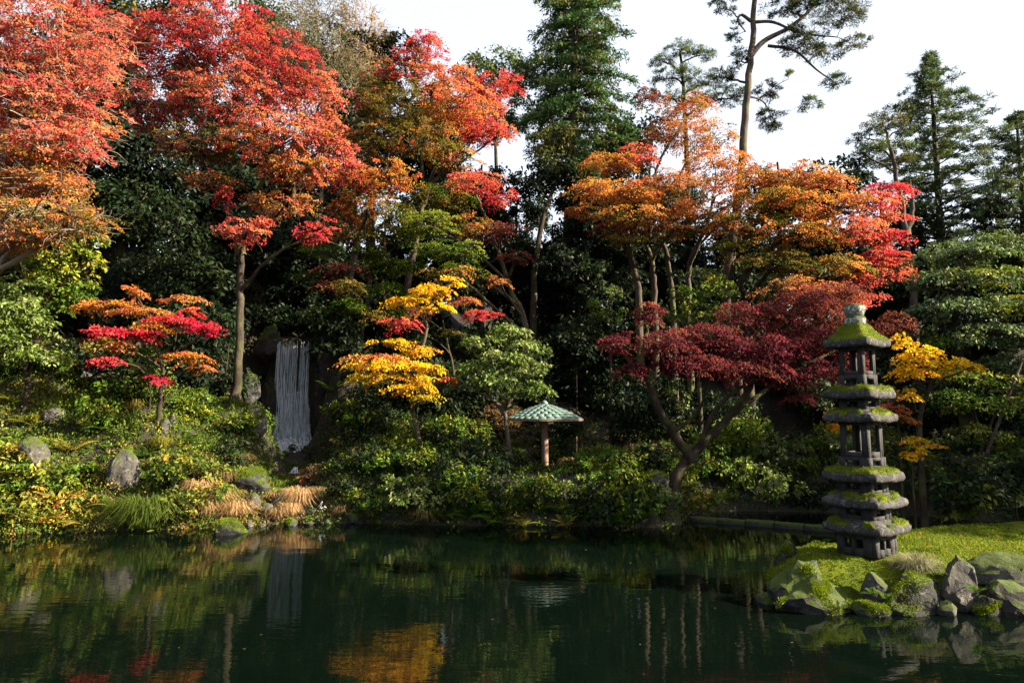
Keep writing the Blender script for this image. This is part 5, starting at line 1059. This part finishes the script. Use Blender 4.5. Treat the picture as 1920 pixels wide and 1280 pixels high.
def fern(p0, L_, pal, label, n=9, group='ferns'):
    e = empty('fern', p0, label, 'fern', group)
    for q in range(n):
        o = obj('frond', FM[pal][q % 3], M['grass'], e); o.rotation_euler = (rng.normal(0, .12), rng.uniform(-.55, .1), q / n * 6.283 + rng.normal(0, .2)); o.scale = (L_ * rng.uniform(.75, 1.1),) * 3; o.location = (0, 0, .05)
for px, py, L_, pal, lb in [(835, 975, .75, 'green', 'green fern at the waterline'), (880, 975, .8, 'green', 'green fern at the waterline'), (930, 985, .7, 'green', 'green fern at the waterline'), (1150, 985, .75, 'green', 'green fern at the waterline'), (1200, 980, .75, 'green', 'green fern at the waterline'), (1120, 975, .8, 'green', 'green fern at the waterline'),
 (955, 965, .55, 'yellowg', 'yellowed fern on the far shore'), (980, 988, .5, 'yellowg', 'yellowed fern on the far shore'), (1060, 990, .45, 'yellowg', 'yellowed fern on the far shore'), (760, 965, .65, 'green', 'green fern behind the ragged shore grass'), (850, 935, .8, 'green', 'green fern on the middle bank'), (910, 935, .8, 'green', 'green fern on the middle bank'), (690, 940, .6, 'lime', 'light green fern beside the mossy log'),
 (150, 985, .7, 'yellowg', 'yellowing fern hanging to the water beside the sedge'), (90, 990, .7, 'yellowg', 'yellowing fern hanging to the water beside the sedge'), (40, 985, .7, 'yellowg', 'yellowish fern under the yellowing shrub'), (215, 960, .7, 'lime', 'light green fern below the tall standing rock'), (60, 800, .8, 'lime', 'light green fern above the cream rock'), (130, 850, .8, 'yellowg', 'yellow green fern on the sunlit bank'), (190, 810, .8, 'green', 'green fern on the sunlit bank'), (20, 760, .8, 'lime', 'light green fern at the top of the sunlit bank'),
 (270, 860, .7, 'green', 'green fern behind the tall standing rock'), (350, 835, .7, 'green', 'green fern on the slope below the round shrub'), (110, 900, .8, 'lime', 'lime fern above the olive and rust shrub'), (30, 900, .8, 'yellowg', 'yellow green fern between the bank shrubs'), (1010, 960, .7, 'green', 'green fern under the feathery shrub'), (740, 720, .7, 'lime', 'bright fern in the ivy beside the waterfall'), (620, 745, .8, 'green', 'green fern on the cliff beside the waterfall'), (490, 720, .8, 'green', 'green fern on the maple side of the waterfall')]:
    fern(G(px, py), L_, pal, lb, 9, lb)
for px, py, L_, lb in [(1637, 1120, .2, 'tiny fern on the low mossy rock'), (1660, 1128, .2, 'tiny fern on the low mossy rock'), (1830, 1115, .22, 'small fern beside the upright white stone'), (1545, 1012, .3, 'weedy sprig beside the pagoda foot')]:
    fern(P(px, py, 10.15) if px != 1545 else P(1545, 1028, 11.8), L_, 'green', lb, 7, lb)

# ------------------------------------------------------------------ ground cover
A_ = Acc(); st_ = dict(STY['broad']); st_.update(L=.085, W=.042, k=16, flat=.5, jit=.8)
def scatter(n, xr, tr, pal, r=(.12, .26), lift=.08, stl=st_, acc=A_, mask=None):
    x_ = rng.uniform(*xr, n); y_ = shore(x_) + rng.uniform(*tr, n); z_ = gz(x_, y_); k_ = np.ones(n, bool)
    vc = np.abs(x_ + 9.5 - 3.6 * (29.3 - y_) / 10.3); k_ &= ~((vc < .8) & (y_ < 31) & (y_ > 18.8))
    if mask is not None: k_ &= mask(x_, y_)
    x_, y_, z_ = x_[k_], y_[k_], z_[k_]; m_ = len(x_); e = .15
    nr_ = unit(np.stack([-(gz(x_ + e, y_) - z_) / e, -(gz(x_, y_ + e) - z_) / e, np.ones(m_)], 1))
    c_ = np.stack([x_, y_, z_], 1) + nr_ * rng.uniform(.01, 1, (m_, 1)) * lift
    add_leaves(acc, c_, rng.uniform(*r, m_), pick(pal, m_), stl, nr_ * np.array((1.4, 1.4, 0)))
scatter(1400, (-16.5, -7.6), (-.1, 7), [('sedge', 3), ('green', 4), ('lime', 1)], lift=.22)
scatter(750, (-16.5, -7.6), (-.1, 6), [('yellowg', 2), ('lime', 2), ('sedge', 2)], lift=.25, mask=lambda x, y: vnoise(x, y, 1.1, 21) > .55)
scatter(500, (-16.5, -10.5), (-.2, 3), [('yellowg', 3), ('golddk', 1), ('olive', 2)], lift=.3, mask=lambda x, y: vnoise(x, y, .9, 22) > .5)
scatter(1000, (-8.8, -4.6), (0, 4), [('browng', 4), ('sedge', 2)], lift=.1)
scatter(1500, (-5.6, 4.2), (-.15, 5.5), [('green', 3), ('dark', 4), ('sedge', 1)], lift=.25)
scatter(1200, (-7.5, -1.5), (2, 9), [('dark', 3), ('deep', 2), ('green', 2)], lift=.35)
scatter(1000, (4, 18), (-.1, 8), [('green', 2), ('dark', 3), ('pale', 1), ('blue', 1)], lift=.25)
scatter(1300, (0, 9), (4, 10), [('browng', 2), ('green', 2), ('dark', 2)], lift=.25)
scatter(1100, (-18, 18), (5, 16), [('dark', 3), ('deep', 3), ('browng', 1)], (.2, .4), .25)
tag(obj('ground_cover', A_.mesh('ground_cover'), M['gloss']), 'ivy, weeds and low leaves covering the banks', 'ground cover', kind='stuff')
n = 52000; A_ = Acc()
x_ = np.where(rng.uniform(0, 1, n) < .68, rng.uniform(-16.5, -6.8, n), rng.uniform(-6.8, 12, n)); y_ = shore(x_) + rng.uniform(-.05, 6.5, n); z_ = gz(x_, y_); ok = vnoise(x_, y_, .7, 9) > np.where(x_ < -6.8, .12, .5); x_, y_, z_ = x_[ok], y_[ok], z_[ok]; n = len(x_)
v1, v2 = vnoise(x_, y_, 1.6, 4), vnoise(x_, y_, .8, 14)
cl = np.where((v1 + .25 * v2 > .36)[:, None], pick([('sedge', 3), ('green', 2)], n), pick([('browng', 2), ('tan', 1), ('sedge', 2)], n)); cl = np.where((v2 > .7)[:, None], pick([('yellowg', 2), ('lime', 1)], n), cl)
d = unit(np.array((0, 0, 1)) + rng.normal(0, .4, (n, 3))); sd = unit(np.cross(d, rng.normal(0, 1, (n, 3)))); L_ = rng.uniform(.1, .32, (n, 1)); p_ = np.stack([x_, y_, z_ - .02], 1); w_ = .012
A_.add(np.stack([p_ - sd * w_, p_ + sd * w_, p_ + d * L_ * .6 + sd * w_ * .7, p_ + d * L_ + np.array((0, 0, -.06))], 1).reshape(-1, 3), np.arange(4 * n).reshape(-1, 4), cl)
tag(obj('grass', A_.mesh('grass'), M['grass']), 'loose grass growing between the plants of the banks', 'grass', kind='stuff')
# fallen leaves on the moss
A_ = Acc(); n = 320; x_ = rng.uniform(4.6, 10, n); y_ = rng.uniform(10.5, 14.3, n); z_ = iz(x_, y_); p_ = np.stack([x_, y_, z_ + .035], 1)[z_ > .2]; n = len(p_)
az = rng.uniform(0, 6.28, n); d = np.stack([np.cos(az), np.sin(az), rng.normal(0, .25, n)], 1); sd = np.stack([-np.sin(az), np.cos(az), rng.normal(0, .25, n)], 1); s_ = rng.uniform(.014, .028, (n, 1))
A_.add(np.stack([p_ - d * s_, p_ + sd * s_ * .7, p_ + d * s_, p_ - sd * s_ * .7], 1).reshape(-1, 3), np.arange(4 * n).reshape(-1, 4), pick([('browng', 3), ('rust', 2), ('tan', 1)], n))
tag(obj('fallen_leaves', A_.mesh('fallen_leaves'), M['leaf']), 'fallen leaves scattered on the moss', 'leaves', kind='stuff')
# floating leaves
A_ = Acc(); n = 260; x_ = rng.uniform(-9, 9, n); y_ = np.where(rng.uniform(0, 1, n) < .3, rng.uniform(7, 18, n), shore(x_) - .15 - np.abs(rng.normal(0, .5, n))); p_ = np.stack([x_, y_, np.full(n, .006)], 1); ok = (iz(x_, y_) < -.2) & (y_ < shore(x_) - .1); p_ = p_[ok]; n = len(p_)
az = rng.uniform(0, 6.28, n); d = np.stack([np.cos(az), np.sin(az), np.zeros(n)], 1); sd = np.stack([-np.sin(az), np.cos(az), np.zeros(n)], 1); s_ = rng.uniform(.012, .028, (n, 1))
A_.add(np.stack([p_ - d * s_, p_ + sd * s_ * .6, p_ + d * s_, p_ - sd * s_ * .6], 1).reshape(-1, 3), np.arange(4 * n).reshape(-1, 4), pick([('browng', 3), ('rust', 1), ('tan', 1)], n) * .7)
tag(obj('floating_leaves', A_.mesh('floating_leaves'), M['leaf']), 'fallen leaves floating on the pond', 'leaves', kind='stuff')
